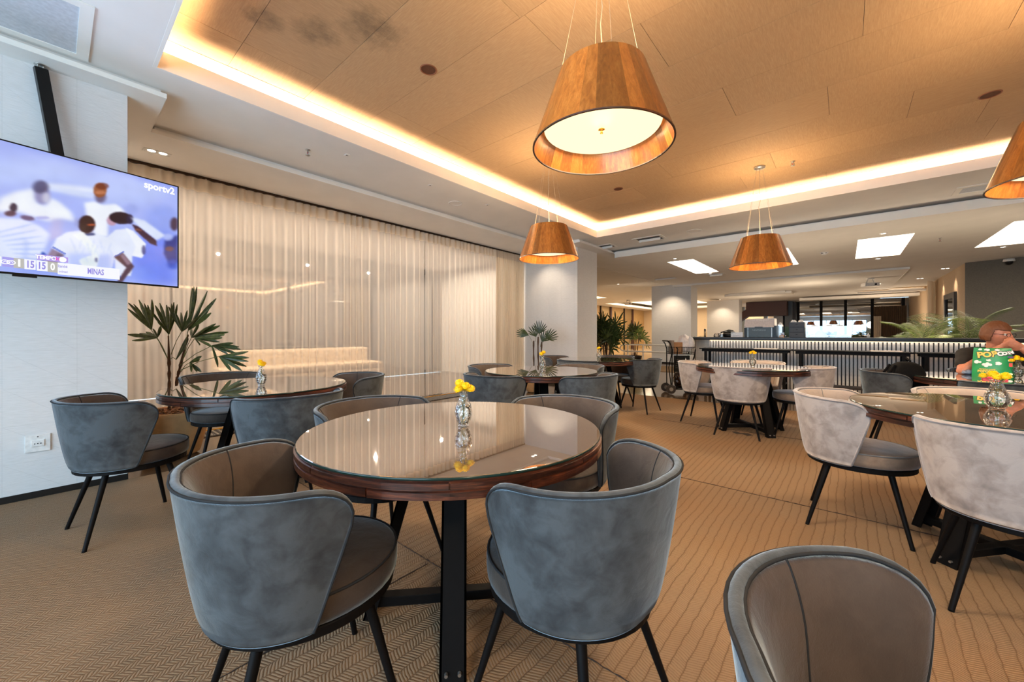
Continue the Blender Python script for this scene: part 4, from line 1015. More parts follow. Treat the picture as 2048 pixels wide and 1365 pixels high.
for x, y, l in ((2.15, 16.3, 'nearest the grey wall'), (1.9, 18.7, 'beside the cream drape'), (.9, 19.2, 'pair above the far areca palms'), (-1.3, 24.8, 'left above the far glass wall'), (.05, 24.4, 'middle above the far glass wall'), (1.5, 23.6, 'right above the far glass wall')):
    downlight(x, y, 2.955 if x < 1.35 else 3.0, 'recessed downlight in the rear ceiling, '+l, .1, True)
spot('recess_beam', (2.2, 16.6, 2.93), (2.36, 16.6, 0), 30, WARM2, 80, .7); spot('recess_beam', (2.2, 18.4, 2.93), (2.36, 18.4, 0), 30, WARM2, 80, .7)
def ring_fit(name, x, y, z, r, mats, label, cat, deep=True):
    t = thing(name, label, cat, (x, y, z))
    f = MB(); f.lathe([(r, 0), (r, -.004), (r*.88, -.006), (r*.84, 0)], 28); obj('ring', f, mats[0], t)
    c = MB(); c.lathe([(.001, -.001 if deep else -.003), (r*.86, -.001)], 24); obj('cover', c, mats[1], t); return t
cw = plain('copper_brown_ring', '8a5030', .45); cd_ = plain('dark_wood_hole', '5a3018', .6)
ring_fit('ceiling_speaker', -2.65, 2.03, ZW, .07, (cw, cd_), 'round brown ceiling speaker at the left of the wooden ceiling', 'speaker')
ring_fit('ceiling_speaker', 1.02, 5.61, ZW, .075, (cw, cd_), 'round brown ceiling speaker at the right of the wooden ceiling', 'speaker')
ring_fit('ceiling_speaker', -2.63, 5.58, ZW, .07, (cw, cd_), 'round brown ceiling speaker near the cove corner between two lamps', 'speaker')
ring_fit('ceiling_speaker', -4.47, 3.93, ZM, .105, (M['white_plastic'], M['plaster']), 'round white ceiling speaker above the curtain side', 'speaker')
ring_fit('ceiling_speaker', -2.2, 7.95, ZM, .13, (M['white_plastic'], M['plaster']), 'round white ceiling speaker beside the vents beyond the cove', 'speaker')
ring_fit('ceiling_speaker', -1.9, 14.1, 3.01, .14, (M['white_plastic'], M['plaster']), 'round white ceiling speaker far away over the coffee machine', 'speaker')
def sprinkler(x, y, z, label, rotz=0, s=1):
    t = thing('sprinkler_head', label, 'sprinkler', (x, y, z), rotz)
    b = MB(); b.lathe([(.001, 0), (.018*s, 0), (.018*s, -.004*s), (.006*s, -.006*s), (.006*s, -.02*s), (.001, -.02*s)], 12); obj('body', b, M['chrome'], t)
    f = MB(); f.tube([(-.006*s, 0, -.012*s), (-.014*s, 0, -.025*s), (-.002*s, 0, -.042*s)], .002*s, 5); f.tube([(.006*s, 0, -.012*s), (.014*s, 0, -.025*s), (.002*s, 0, -.042*s)], .002*s, 5); f.lathe([(.001, -.042*s), (.017*s, -.042*s), (.017*s, -.045*s), (.001, -.045*s)], 10); obj('yoke', f, M['chrome'], t)
    b = MB(); b.tube([(0, 0, -.02*s), (0, 0, -.04*s)], .003*s, 6); obj('glass_bulb', b, plain('red_bulb', 'b02818', .2), t)
sprinkler(-4.37, 1.76, ZM, 'small sprinkler head in the white ceiling above the curtain, nearest the television', 0, 1.4)
sprinkler(-.51, 6.14, ZW, 'small sprinkler head in the wooden ceiling beside the lamp rose', 0, 1.3)
sprinkler(1.35, 10.75, ZB, 'small dark sprinkler head between the two right light wells', 0, 1.4)
for x, y, l in ((-4.17, 2.09, 'second from the television'), (-4.18, 3.23, 'third from the television'), (-4.15, 4.29, 'fourth from the television')):
    t = thing('ceiling_sensor', 'tiny white sensor plate in the ceiling beside the cove, '+l, 'sensor', (x, y, ZM)); obj('plate', MB().box(-.03, .03, -.02, .02, -.006, 0), M['white_plastic'], t, bevel=.002); obj('eye', MB().box(-.006, .006, -.006, .006, -.009, -.006), M['black_plastic'], t)
def vent(x, y, z, w, d, label, open_=False, rz=0):
    t = thing('ceiling_vent', label, 'vent', (x, y, z), rz); f = MB(); e = .06 if w > .4 else .035
    for b in ((-w/2, w/2, -d/2, -d/2+e), (-w/2, w/2, d/2-e, d/2), (-w/2, -w/2+e, -d/2+e, d/2-e), (w/2-e, w/2, -d/2+e, d/2-e)): f.box(b[0], b[1], b[2], b[3], -.008, 0)
    obj('frame', f, M['plaster_light'], t)
    obj('panel', MB().box(-w/2+e, w/2-e, -d/2+e, d/2-e, -.003, 0), M['dark_wall'] if open_ else plain('pale_blue_grey_panel', 'c2c6cc', .5), t)
    if open_:
        obj('flap', MB().box(-w/2+e+.02, w/2-e-.02, .0, .02, -.05, -.003), M['plaster_light'], t)
vent(-3.80, -.10, ZM, .72, .52, 'large white ceiling access panel in the top left corner')
vent(-3.08, 8.0, ZM, .60, .42, 'open rectangular ceiling vent with brown inside, beyond the cove corner', True)
vent(-4.07, 8.05, ZM, .36, .34, 'small square ceiling vent with white flap left of the open one', True)
vent(1.45, 8.1, ZM, .6, .4, 'white framed ceiling panel beside the right hand lamp')
vent(-2.95, 12.9, ZB-.002, .5, .25, 'dark slotted ceiling vent above the farthest column', True); vent(-7.0, 11.6, 3.07, .8, .8, 'square grey ceiling grille at the lobby opening')
t = thing('smoke_detector', 'white smoke detector with dark slots between the wooden lamp and the light well', 'detector', (-.35, 11.0, ZB))
b = MB(); b.lathe([(.001, -.05), (.045, -.05), (.055, -.035), (.075, -.02), (.08, 0)], 20); obj('housing', b, M['white_plastic'], t)
for q in (-.03, .03): obj('slot', MB().box(q-.018, q+.018, -.07, -.06, -.03, -.015), M['black_plastic'], t)
def projector(x, y, z, label):
    t = thing('projector', label, 'projector', (x, y, z), .4); b = MB(); b.box(-.19, .19, -.14, .14, -.26, -.15); obj('body', b, M['white_plastic'], t, bevel=.015)
    f = MB(); f.tube([(-.10, 0, -.15), (-.06, 0, -.02)], .012, 6); f.tube([(.10, 0, -.15), (.06, 0, -.02)], .012, 6); f.box(-.09, .09, -.05, .05, -.03, 0); f.box(-.1, .1, -.05, .05, -.16, -.145); obj('bracket', f, M['white_plastic'], t)
    l = MB(); l.tube([(.08, -.14, -.21), (.08, -.16, -.21)], .03, 12); obj('lens', l, M['black_plastic'], t)
projector(.62, 17.2, 2.96, 'white ceiling projector hanging above the rear of the bar')
projector(-9.3, 21.0, 3.06, 'white ceiling projector hanging in the lobby beyond the dense palm')
def cctv(x, y, z, label, s=1):
    t = thing('security_camera', label, 'camera', (x, y, z)); b = MB(); b.lathe([(.001, 0), (.05*s, 0), (.055*s, -.03*s), (.04*s, -.035*s)], 16); obj('base', b, M['white_plastic'], t); b = MB(); b.ball((0, 0, -.04*s), .04*s, 12, 8); obj('dome', b, M['black_plastic'], t)
cctv(-6.0, 10.6, 3.06, 'small white dome camera at the lobby ceiling', 1.3)
cctv(3.0, 14.9, 2.96, 'white camera with cable near the top of the grey wall', 1.8)

# ================================================================ PALMS
RV = Vector((math.cos(YAW), math.sin(YAW), 0)); FV = Vector((-math.sin(YAW), math.cos(YAW), 0))
def blade(m, a, b, w, droop=0, fold=.25, n=6, tipw=.25):
    a = Vector(a); b = Vector(b); d = b-a; L = d.length; t = d.normalized()
    s = t.cross(Vector((0, 0, 1)));
    if s.length < .2: s = t.cross(FV)
    s.normalize()
    # turn the blade so its face looks roughly outwards from the fan
    u = s.cross(t).normalized(); vs = []
    for i in range(n+1):
        f = i/n; p = a+d*f-Vector((0, 0, 1))*droop*f*f*L
        ww = w*(math.sin(PI*min(1, .12+f*.55)))*(1 if f < .75 else (1-(f-.75)/.25*(1-tipw)))
        if i == n: ww *= .35
        vs += [p-s*ww+u*ww*fold, p, p+s*ww+u*ww*fold]
    m.add(vs, [(i*3+k, i*3+k+1, (i+1)*3+k+1, (i+1)*3+k) for i in range(n) for k in range(2)], False)
def blade2(m, a, b, w, side, droop=0, n=6, fold=.3):
    a = Vector(a); b = Vector(b); d = b-a; L = d.length; s = side.normalized(); u = s.cross(d.normalized()).normalized(); vs = []
    for i in range(n+1):
        f = i/n; p = a+d*f-Vector((0, 0, 1))*droop*f*f*L; ww = w*math.sin(PI*min(.9, .10+f*.62))*(1 if f < .8 else max(.3, 1-(f-.8)/.2*.7))
        vs += [p-s*ww+u*ww*fold, p, p+s*ww+u*ww*fold]
    m.add(vs, [(i*3+k, i*3+k+1, (i+1)*3+k+1, (i+1)*3+k) for i in range(n) for k in range(2)], False)
def fan(m, hub, direction, L, nb, spread, w, rnd, droop=.12, face=None):
    direction = Vector(direction).normalized(); hub = Vector(hub)
    n = Vector(face) if face else Vector((rnd.uniform(-1, 1), rnd.uniform(-1, 1), rnd.uniform(.2, 1)))
    side = direction.cross(n).normalized()
    for k in range(nb):
        a = (k/(nb-1)-.5)*spread; d = direction*math.cos(a)+side*math.sin(a); d.normalize()
        l = L*(1-.28*abs(a/(spread/2))**2)*rnd.uniform(.9, 1.06)
        blade2(m, hub, hub+d*l, w*rnd.uniform(.8, 1.1), side*math.cos(a)-direction*math.sin(a), droop*rnd.uniform(.4, 1.3))
def pot(t, rx, ry, h, mat, chips=True, n=40):
    p = MB(); p.lathe([(.001, 0), (.62, 0), (.72, .02*1), (.9, h*.55), (1.0, h*.93), (1.0, h), (.94, h), (.93, h*.95), (.90, h*.86), (.001, h*.86)], n, sx=rx, sy=ry); return obj('pot', p, mat, t)
# --- the palm by the television
PX0, PY0, PD = -4.95, .75, 3.78
plant = thing('potted_palm', 'tall lady palm with two stems in an ochre clay pot, beside the television column', 'plant', (PX0, PY0, 0))
pt = pot(plant, .31, .24, .42, M['terracotta']); pt.rotation_euler = (0, 0, YAW)
rc = random.Random(2)
chip = []
for k in range(6):
    m = MB(); sx, sy, sz = rc.uniform(.018, .034), rc.uniform(.008, .014), rc.uniform(.004, .008)
    m.ball((0, 0, 0), 1, 7, 5, (sx, sy, sz), jit=.5, rnd=rc); chip.append(m.mesh('bark_chip', M['bark_chip']))
soil = MB(); soil.lathe([(.001, .385), (.28, .372)], 24, sx=1, sy=.77); obj('soil', soil, M['bark'], plant, rot=(0, 0, YAW))
for k in range(230):
    a = rc.uniform(0, 2*PI); q = math.sqrt(rc.random())*.93; p = RV*(q*.275*math.cos(a))+FV*(q*.21*math.sin(a))
    obj('bark_chip', chip[k % 6], None, plant, (p.x, p.y, .388+.03*(1-q*q)+rc.uniform(0, .02)), (rc.uniform(-.5, .5), rc.uniform(-.5, .5), rc.uniform(0, 6)))
def PP(x, y, dl=0):      # a point in the plant's own upright plane, moved dl metres in depth; x,y in quarter pixels
    D = PD+dl; px = 240+x/4.014; py = 560+y/4.014
    w = RV*((px-1024)/781*D)+FV*D; return Vector((w.x-PX0, w.y-PY0, HC-(py-668)/781*D))
for q in ([(395, 1070, .0), (396, 830, 0), (393, 620, .0), (388, 450, .02)], [(425, 1075, .05), (460, 790, .07), (495, 650, .05), (548, 440, .04)]):
    s = MB(); pts = [PP(*c) for c in q]; qq = [pts[0].lerp(pts[1], i/8) for i in range(8)]+[pts[1].lerp(pts[2], i/8) for i in range(8)]+[pts[2].lerp(pts[3], i/6) for i in range(7)]
    s.tube(qq, [.012+.004*math.sin(i*1.9) if i < 15 else max(.006, .014-.0012*(i-14)) for i in range(len(qq))], 8)
    for i in range(60):
        c = qq[rc.randint(0, 15)]; d = Vector((rc.uniform(-1, 1), rc.uniform(-1, 1), rc.uniform(.5, 1.5))).normalized(); s.tube([c+d*.006, c+d*rc.uniform(.018, .034)], [.0016, .0004], 3, cap=False)
    obj('stem', s, M['bark'], plant)
P1 = [((250, 400), (385, 640), [(65, 185), (62, 232), (150, 160), (108, 195), (195, 190), (255, 158), (222, 200)], .06),
      ((297, 465), (385, 640), [(62, 440), (96, 488), (155, 430), (205, 418), (265, 392), (325, 372)], -.08),
      ((390, 438), (385, 620), [(225, 230), (282, 205), (318, 186), (372, 200), (410, 190), (432, 180), (458, 196), (300, 340)], .10),
      ((495, 415), (410, 600), [(388, 215), (440, 262), (488, 262), (540, 245), (590, 260), (610, 310)], -.05),
      ((548, 405), (520, 560), [(578, 62), (592, 54), (617, 56), (700, 90), (772, 150), (732, 265), (716, 232), (650, 210)], .03),
      ((575, 462), (510, 620), [(565, 390), (632, 350), (698, 378), (770, 352), (802, 368), (870, 420), (835, 446)], .12),
      ((600, 470), (500, 650), [(640, 528), (820, 466), (840, 440), (800, 500), (745, 545)], -.02),
      ((738, 530), (480, 690), [(910, 508), (955, 540), (965, 558), (958, 602), (868, 600), (785, 702)], .06),
      ((795, 615), (480, 730), [(1030, 576), (1035, 627), (1032, 656), (1015, 696), (980, 732), (892, 732)], -.06),
      ((560, 665), (490, 740), [(655, 612), (640, 640), (652, 742), (618, 740), (575, 740)], .04),
      ((450, 640), (400, 640), [(545, 445), (550, 470)], .02)]
for hub, st, tips, dl in P1:
    m = MB(); h = PP(*hub, dl); b = PP(*st, 0)
    c = (h+b)/2; pb = MB(); mid = c+Vector((0, 0, .02)); pb.tube([b, b.lerp(mid, .5), mid, h.lerp(mid, .45), h], [.004, .0035, .003, .003, .003], 6)
    lf = MB()
    for k, tp in enumerate(tips):
        e = PP(*tp, dl+rc.uniform(-.10, .10)); s = (e-h).cross(FV+Vector((0, 0, rc.uniform(-.5, .5)))).normalized()
        blade2(lf, h, e, .0155*(1 if (e-h).length < .3 else 1.15), s, 0, 7, rc.uniform(.15, .6))
    o = obj('leaf', lf, M['leaf'], plant); obj('leaf_stalk', pb, M['petiole'], o)
# --- generic lady palms
def lady_palm(x, y, label, h, n, spread, seed, potdim, potmat, w=.014, L=.28, stems=3, bright=False, lean=None):
    rn = random.Random(seed); t = thing('potted_palm', label, 'plant', (x, y, 0)); p = pot(t, potdim[0], potdim[0], potdim[1], potmat, n=28)
    so = MB(); so.lathe([(.001, potdim[1]*.9), (potdim[0]*.9, potdim[1]*.88)], 20); obj('soil', so, M['bark'], t)
    tops = []
    for k in range(stems):
        a = rn.uniform(0, 6.28); r0 = rn.uniform(.0, potdim[0]*.35); z1 = h*rn.uniform(.55, .78); dx = rn.uniform(-.06, .06); dy = rn.uniform(-.06, .06)
        s = MB(); p0 = Vector((r0*math.cos(a), r0*math.sin(a), potdim[1]*.85)); p1 = Vector((p0.x*1.3+dx, p0.y*1.3+dy, z1)); q = [p0.lerp(p1, i/8) for i in range(9)]; s.tube(q, [.016+.004*math.sin(i*2.2) for i in range(9)], 6); obj('stem', s, M['bark'], t); tops.append((p0, p1))
    fans = []
    for v in range(4):
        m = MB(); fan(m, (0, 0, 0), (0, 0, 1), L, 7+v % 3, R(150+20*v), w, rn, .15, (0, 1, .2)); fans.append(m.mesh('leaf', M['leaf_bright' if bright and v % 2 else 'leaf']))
    for k in range(n):
        p0, p1 = tops[k % stems]; f = rn.uniform(.45, 1.0); b = p0.lerp(p1, f); el = rn.uniform(-.15, 1.35); az = rn.uniform(0, 2*PI)
        pl = spread*rn.uniform(.45, 1)*(.5+.5*math.cos(el*.8)); d = Vector((math.cos(az)*math.cos(el), math.sin(az)*math.cos(el), math.sin(el)))
        e = b+d*pl+Vector((0, 0, .08)); st = MB(); st.tube([b, (b+e)/2+Vector((0, 0, .03)), e], .0032, 4)
        ls = bpy.data.objects.new('leaf', fans[k % 4]); C.objects.link(ls); ls.parent = t; ls.location = e
        q = (d+Vector((0, 0, .25))).to_track_quat('Z', 'Y'); ls.rotation_euler = q.to_euler(); ls.rotation_euler.rotate_axis('Z', rn.uniform(0, 6.28))
        sc = rn.uniform(.8, 1.12); ls.scale = (sc, sc, sc)
        sl = MB(); sl.v = st.v; sl.f = st.f; sl.sm = st.sm; sl.mi = st.mi; obj('leaf_stalk', sl, M['petiole'], t)
    return t
def lady_palm_exact(x, y, label, stems, fans_, potdim, potmat, seed):
    rn = random.Random(seed); t = thing('potted_palm', label, 'plant', (x, y, 0)); pot(t, potdim[0], potdim[0], potdim[1], potmat, n=28)
    so = MB(); so.lathe([(.001, potdim[1]*.9), (potdim[0]*.9, potdim[1]*.88)], 20); obj('soil', so, M['bark'], t)
    for sx, z in stems:
        s = MB(); q = [RV*(sx+.004*math.sin(i*.8))+Vector((0, 0, potdim[1]*.85+(z-potdim[1]*.85)*i/8)) for i in range(9)]; s.tube(q, [.014+.004*math.sin(i*2) for i in range(9)], 6); obj('stem', s, M['bark'], t)
    for sx, sz, hx, hz, ang, L, nb, sp, dl in fans_:
        h = RV*hx+FV*dl+Vector((0, 0, hz)); b = RV*sx+Vector((0, 0, sz)); m = MB(); d = RV*math.cos(R(ang))+Vector((0, 0, math.sin(R(ang))))
        fan(m, h, d, L, nb, R(sp), .012, rn, .05, FV+Vector((0, 0, .3))); o = obj('leaf', m, M['leaf'], t); st = MB(); st.tube([b, (b+h)/2+Vector((0, 0, .02)), h], .003, 4); obj('leaf_stalk', st, M['petiole'], o)
    return t
# palm before the middle column (seen at px 1024..1112)
lady_palm_exact(-4.72, 6.25, 'small lady palm in a clay pot before the lit white column by the drape', [(-.03, 1.02), (.06, 1.1), (.13, 1.0)],
    [(-.02, .9, -.13, 1.13, 160, .28, 8, 65, 0), (.05, 1.0, .08, 1.16, 85, .28, 10, 100, .02), (.1, .9, .22, 1.06, 40, .26, 9, 110, -.05), (.0, 1.0, .02, 1.1, 110, .26, 7, 90, .08), (.1, .9, .14, 1.0, 60, .26, 8, 90, .1)], (.24, .38), M['terracotta'], 7)
lady_palm(-4.9, 9.7, 'large dense lady palm at the opening beside the middle column', 1.62, 64, .40, 12, (.26, .42), M['terracotta'], w=.021, L=.42, stems=6)
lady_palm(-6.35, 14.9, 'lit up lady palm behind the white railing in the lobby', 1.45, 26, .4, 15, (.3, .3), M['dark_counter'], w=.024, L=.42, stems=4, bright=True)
for q in (-6.7, -6.05):
    t = thing('floor_uplight', 'small bright uplight at the foot of the lobby palm, %s one' % ('left' if q < -6.5 else 'right'), 'light', (q, 14.35, 0)); b = MB(); b.lathe([(.04, 0), (.05, .05), (.045, .10)], 12); obj('housing', b, M['black_plastic'], t); b = MB(); b.ball((0, 0, .11), .035, 8, 6); obj('bulb', b, M['bulb'], t)
    spot('uplight_beam', (q, 14.4, .15), (-6.35, 14.9, 1.6), 20, WARM2, 80, .8)
# areca palms behind the bar
def areca(x, y, z0, label, n, L, seed, bright=True, az0=0, az1=2*PI, ptop=.3):
    rn = random.Random(seed); t = thing('areca_palm', label, 'plant', (x, y, z0)); pot(t, .2, .2, ptop, M['dark_counter'], n=20)
    ms = []
    for v in range(3):
        m = MB(); N = 24; pts = []
        for i in range(N+1):
            f = i/N; p = Vector((L*f*(.75+.0*v), 0, L*(f*.75-.55*f*f)+.0)); pts.append(p)
        m.tube(pts, [.006*(1-f/N*.8) for f in range(N+1)], 4)
        for i in range(5, N):
            f = i/N; l = L*.34*math.sin(PI*(f*.85+.12)); tg = (pts[i+1]-pts[i-1]).normalized()
            for sg in (-1, 1):
                d = (tg*.75+Vector((0, sg, 0))*.75+Vector((0, 0, .12))).normalized()
                blade2(m, pts[i], pts[i]+d*l, .0055, tg, .35, 3, .3)
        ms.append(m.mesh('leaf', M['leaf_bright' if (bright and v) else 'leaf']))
    for k in range(n):
        a = az0+(az1-az0)*(k+.5*rn.random())/n; o = bpy.data.objects.new('leaf', ms[k % 3]); C.objects.link(o); o.parent = t; o.location = (0, 0, ptop*.8)
        o.rotation_euler = (0, -rn.uniform(.35, 1.15), a); s = rn.uniform(.7, 1.1); o.scale = (s, s, s)
    return t
areca(-2.5, 9.75, .40, 'areca palm standing at the left end behind the bar', 12, .62, 3, False)
areca(-2.02, 9.6, .40, 'small areca palm beside the glass jug behind the bar', 8, .45, 5, False)
areca(1.05, 9.6, .55, 'bright green areca palm behind the bar, left of the wide one', 14, .95, 8)
areca(1.62, 10.1, .55, 'wide bright green areca palm behind the bar in front of the cream drape', 16, 1.1, 9)
areca(.75, 10.2, .50, 'low areca palm behind the bar before the dark glass', 9, .6, 10)
spot('palm_beam', (1.3, 9.7, 2.9), (1.3, 9.8, .8), 12, (1, .85, .6), 55, .8)

# ================================================================ THE BAR
bar = thing('bar_counter', 'long bar counter with pale vertical slats, dark top and a glowing strip under its edge', 'bar', (0, 0, 0))
top = MB(); top.prism([(-2.40, 8.40), (5.2, 8.40), (5.2, 9.15), (-2.75, 9.15), (-2.75, 8.85)], 1.052, 1.094); obj('counter_top', top, M['dark_counter'], bar, bevel=.004, seg=1)
e = MB(); e.prism([(-2.34, 8.455), (5.2, 8.455), (5.2, 9.0), (-2.6, 9.0), (-2.66, 8.86)], 1.036, 1.051); obj('edge_shadow_board', e, M['dark_counter'], bar)
body = MB(); body.prism([(-2.03, 8.53), (5.2, 8.53), (5.2, 9.1), (-2.5, 9.1), (-2.42, 8.95)], 0, 1.036); obj('bar_body', body, M['dark_wall'], bar)
slm = plain('brushed_pale_slat', 'c8c6c2', .45, 0)
sm_ = MB(); sm_.box(-.0165, .0165, -.012, .012, .0, .98); smesh = sm_.mesh('slat', slm)
for k in range(144): obj('slat', smesh, None, bar, (-2.02+.05*k, 8.515, .055))
A = Vector((-2.045, 8.53)); B = Vector((-2.42, 8.93)); n = int((A-B).length/.045); ang = math.atan2((B-A).y, (B-A).x)
for k in range(n): p = A.lerp(B, (k+.5)/n); obj('slat', smesh, None, bar, (p.x-.008, p.y-.010, .055), (0, 0, ang))
obj('led_tape', mbox((-2.03, 5.2, 8.47, 8.478, 1.026, 1.035)), M['strip'], bar)
obj('led_tape', MB().cbox(-2.22, 8.70, 1.03, .53, .008, .009, ang), M['strip'], bar)
strip_light('bar_glow', (1.0, 8.485, 1.03), (0, .25, -1), (1, 0, 0), 6.1, .012, 1.5, (1, .80, .60))
# bar-height ledge tables in front
for k, (x0, x1) in enumerate(((-2.09, -.68), (-.66, .75), (.77, 2.18))):
    t = thing('ledge_table', 'narrow black steel ledge table in front of the bar, %s' % ('leftmost, partly before the angled corner', 'middle one', 'rightmost, behind the woman')[k], 'table', ((x0+x1)/2, 8.08, 0), 0, 'ledge tables along the bar')
    w = (x1-x0)/2; obj('tabletop', MB().box(-w, w, -.2, .2, .872, .893), M['black_metal'], t, bevel=.002, seg=1)
    f = MB(); f.box(-w+.04, w-.04, -.17, -.13, .832, .872); f.box(-w+.04, w-.04, .13, .17, .832, .872); obj('apron', f, M['black_metal'], t)
    for sx in (-1, 1):
        for sy in (-1, 1): obj('leg', MB().cbox(sx*(w-.10), sy*.15, .416, .04, .04, .832), M['black_metal'], t)
    obj('foot_shelf', MB().box(-w+.08, w-.08, -.15, .15, .30, .33), M['dark_wall'], t)
wp = plain('pale_board', 'd8cabc', .5)
for x, l in ((-1.05, 'pale flat folder lying on the leftmost ledge table'), (.46, 'pale flat folder lying across the middle ledge table')):
    t = obj('folder', MB().box(-.17, .17, -.11, .11, 0, .014), wp, None, (x, 8.05, .893), (0, 0, .03), bevel=.003); tag(t, l, 'folder')
ZC = 1.094
# coffee machine
t = thing('coffee_machine', 'big coffee machine with pale tilted lid and blue grey body standing on the bar', 'machine', (-1.21, 8.86, ZC))
bl = plain('blue_grey_machine_body', '3e4c52', .45); pale = plain('pale_machine_lid', 'c8c0bc', .3)
obj('body', MB().box(-.245, .20, -.19, .19, 0, .20), bl, t, bevel=.008)
obj('side_panel', MB().box(-.275, -.245, -.19, .19, 0, .215), M['black_plastic'], t); obj('side_panel', MB().box(.20, .245, -.19, .19, 0, .215), M['black_plastic'], t)
l = MB(); vs = [(-.28, -.20, .185), (.21, -.20, .19), (.21, .2, .19), (-.28, .2, .185), (-.27, -.13, .345), (.205, -.13, .36), (.205, .2, .36), (-.27, .2, .345)]
l.add(vs, [(3, 2, 1, 0), (4, 5, 6, 7), (0, 1, 5, 4), (1, 2, 6, 5), (2, 3, 7, 6), (3, 0, 4, 7)]); lid = obj('lid', l, pale, t, bevel=.01)
obj('slot', MB().box(-.10, .03, -.205, -.19, .186, .198), M['black_plastic'], t)
obj('groove', MB().box(-.215, -.211, -.193, -.188, .0, .18), M['chrome'], t); obj('groove', MB().box(.17, .174, -.193, -.188, 0, .18), M['chrome'], t)
obj('lettering', text_mesh('NESPRESSO', .038, plain('grey_print', '8a9ca2', .5), sx=1.15), None, t, (-.03, -.1915, .135), (PI/2, 0, 0))
obj('lettering', text_mesh('NESPRESSO', .045, plain('embossed_white', 'eee8e4', .3), extrude=.004, sx=1.2), None, t, (-.02, -.142, .325), (PI/2-.41, 0, 0))
# drawers with bowls
t = thing('capsule_drawers', 'dark three drawer box with two white bowls on top, right of the coffee machine', 'box', (-.665, 8.86, ZC))
obj('body', MB().box(-.115, .115, -.15, .15, 0, .275), M['black_plastic'], t)
for k in range(3):
    d = obj('drawer', MB().box(-.105, .105, -.157, -.15, .008+k*.09, .090+k*.09), plain('charcoal_drawer', '2c2b2c', .5), t, bevel=.002, seg=1); obj('handle', MB().box(-.014, .014, -.166, -.157, .05+k*.09, .056+k*.09), M['black_metal'], d)
for q, l in ((-.052, 'white porcelain bowl upside down on the dark drawers, left one'), (.056, 'white porcelain bowl upside down on the dark drawers, right one')):
    b = MB(); b.lathe([(.050, 0), (.048, .004), (.034, .032), (.022, .040), (.022, .046), (.001, .046)], 8, smooth=False); tag(obj('bowl', b, M['cup'], None, (-.665+q, 8.80, ZC+.275)), l, 'bowl')
t = thing('paper_box', 'white printed card box standing left of the coffee machine', 'box', (-1.63, 8.80, ZC)); obj('carton', MB().box(-.105, .105, -.03, .03, 0, .093), M['white_plastic'], t, bevel=.002, seg=1)
for k in range(3): obj('print', MB().box(-.07, .07-.02*k, -.0312, -.03, .022+k*.008, .025+k*.008), plain('grey_print_line', '8a9096', .5), t)
obj('print', MB().box(-.09, -.08, -.0312, -.03, .07, .08), M['black_plastic'], t)
t = thing('waffle_iron', 'dark electric appliance with domed lid behind the white card box', 'appliance', (-1.80, 8.95, ZC)); b = MB(); b.lathe([(.001, 0), (.10, 0), (.105, .03), (.105, .07), (.001, .07)], 24); obj('base', b, M['black_plastic'], t)
b = MB(); b.lathe([(.108, .072), (.11, .09), (.085, .12), (.04, .132), (.001, .134)], 24); obj('lid', b, M['black_plastic'], t); b = MB(); b.tube([(-.15, -.05, .09), (-.09, -.04, .11), (.0, -.03, .14), (.08, -.02, .125)], .012, 8); obj('handle', b, M['black_metal'], t)
b = MB(); b.box(-.16, -.10, -.10, -.02, 0, .065); obj('control_box', b, M['chrome'], t, bevel=.004)
t = thing('glass_jug', 'round glass jug with dark handle near the left end of the bar', 'jug', (-2.0, 8.80, ZC)); b = MB(); b.lathe([(.001, .002), (.052, .002), (.056, .02), (.05, .05), (.034, .07), (.036, .078)], 24); obj('jug_body', b, thin_glass('jug_glass', (.85, .85, .85, 1), .1, .03), t)
b = MB(); b.tube([(.03, 0, .072), (.07, 0, .07), (.078, 0, .04), (.06, 0, .004)], .006, 6); obj('handle', b, M['black_metal'], t); b = MB(); b.lathe([(.04, .076), (.036, .084), (.001, .086)], 20); obj('lid', b, M['chrome'], t)
t = thing('tall_glass', 'tall clear glass cylinder before the palm at the left end of the bar', 'glass', (-2.27, 9.0, ZC)); b = MB(); b.lathe([(.001, 0), (.022, 0), (.022, .17), (.020, .17), (.020, .006)], 16); obj('cylinder', b, thin_glass('clear_glass', (.95, .95, .95, 1), .12, .02), t)
t = thing('tea_box', 'small orange and white box on the bar between machine and dark drawers', 'box', (-.895, 8.78, ZC)); obj('carton', MB().box(-.037, .037, -.02, .02, 0, .035), plain('orange_card', 'e08a10', .5), t); obj('print', MB().box(-.024, .024, -.021, -.02, .004, .02), M['white_plastic'], t)
t = thing('tea_box', 'small white printed box standing behind the orange one on the bar', 'box', (-.895, 8.88, ZC)); obj('carton', MB().box(-.03, .03, -.02, .02, 0, .088), M['cup'], t); obj('print', MB().box(-.02, .02, -.0212, -.02, .05, .062), plain('red_print', 'a04030', .5), t)
t = thing('sugar_pot', 'small blue grey pot heaped with white sachets beside the orange box', 'pot', (-.835, 8.78, ZC)); b = MB(); b.lathe([(.001, 0), (.018, 0), (.02, .025), (.001, .025)], 14); obj('pot_body', b, bl, t); b = MB(); b.ball((0, 0, .026), .013, 7, 5, jit=.4, rnd=random.Random(1)); obj('sachets', b, M['cup'], t)
t = thing('milk_machine', 'narrow silver and black dispenser right behind the coffee machine', 'machine', (-.94, 9.0, ZC)); obj('body', MB().box(-.04, .04, -.06, .06, 0, .24), M['chrome'], t, bevel=.006); b = MB(); b.ball((0, 0, .25), .03, 10, 7); obj('hopper', b, M['cup'], t); obj('panel', MB().box(.041, .05, -.05, .05, .0, .2), M['black_plastic'], t)
gp = plain('green_panel', '3c5032', .6); tag(obj('green_board', MB().box(-.08, .08, 0, .02, 0, .2), gp, None, (-.80, 9.12, ZC)), 'dark green board between the dispenser and the dark drawers', 'board')
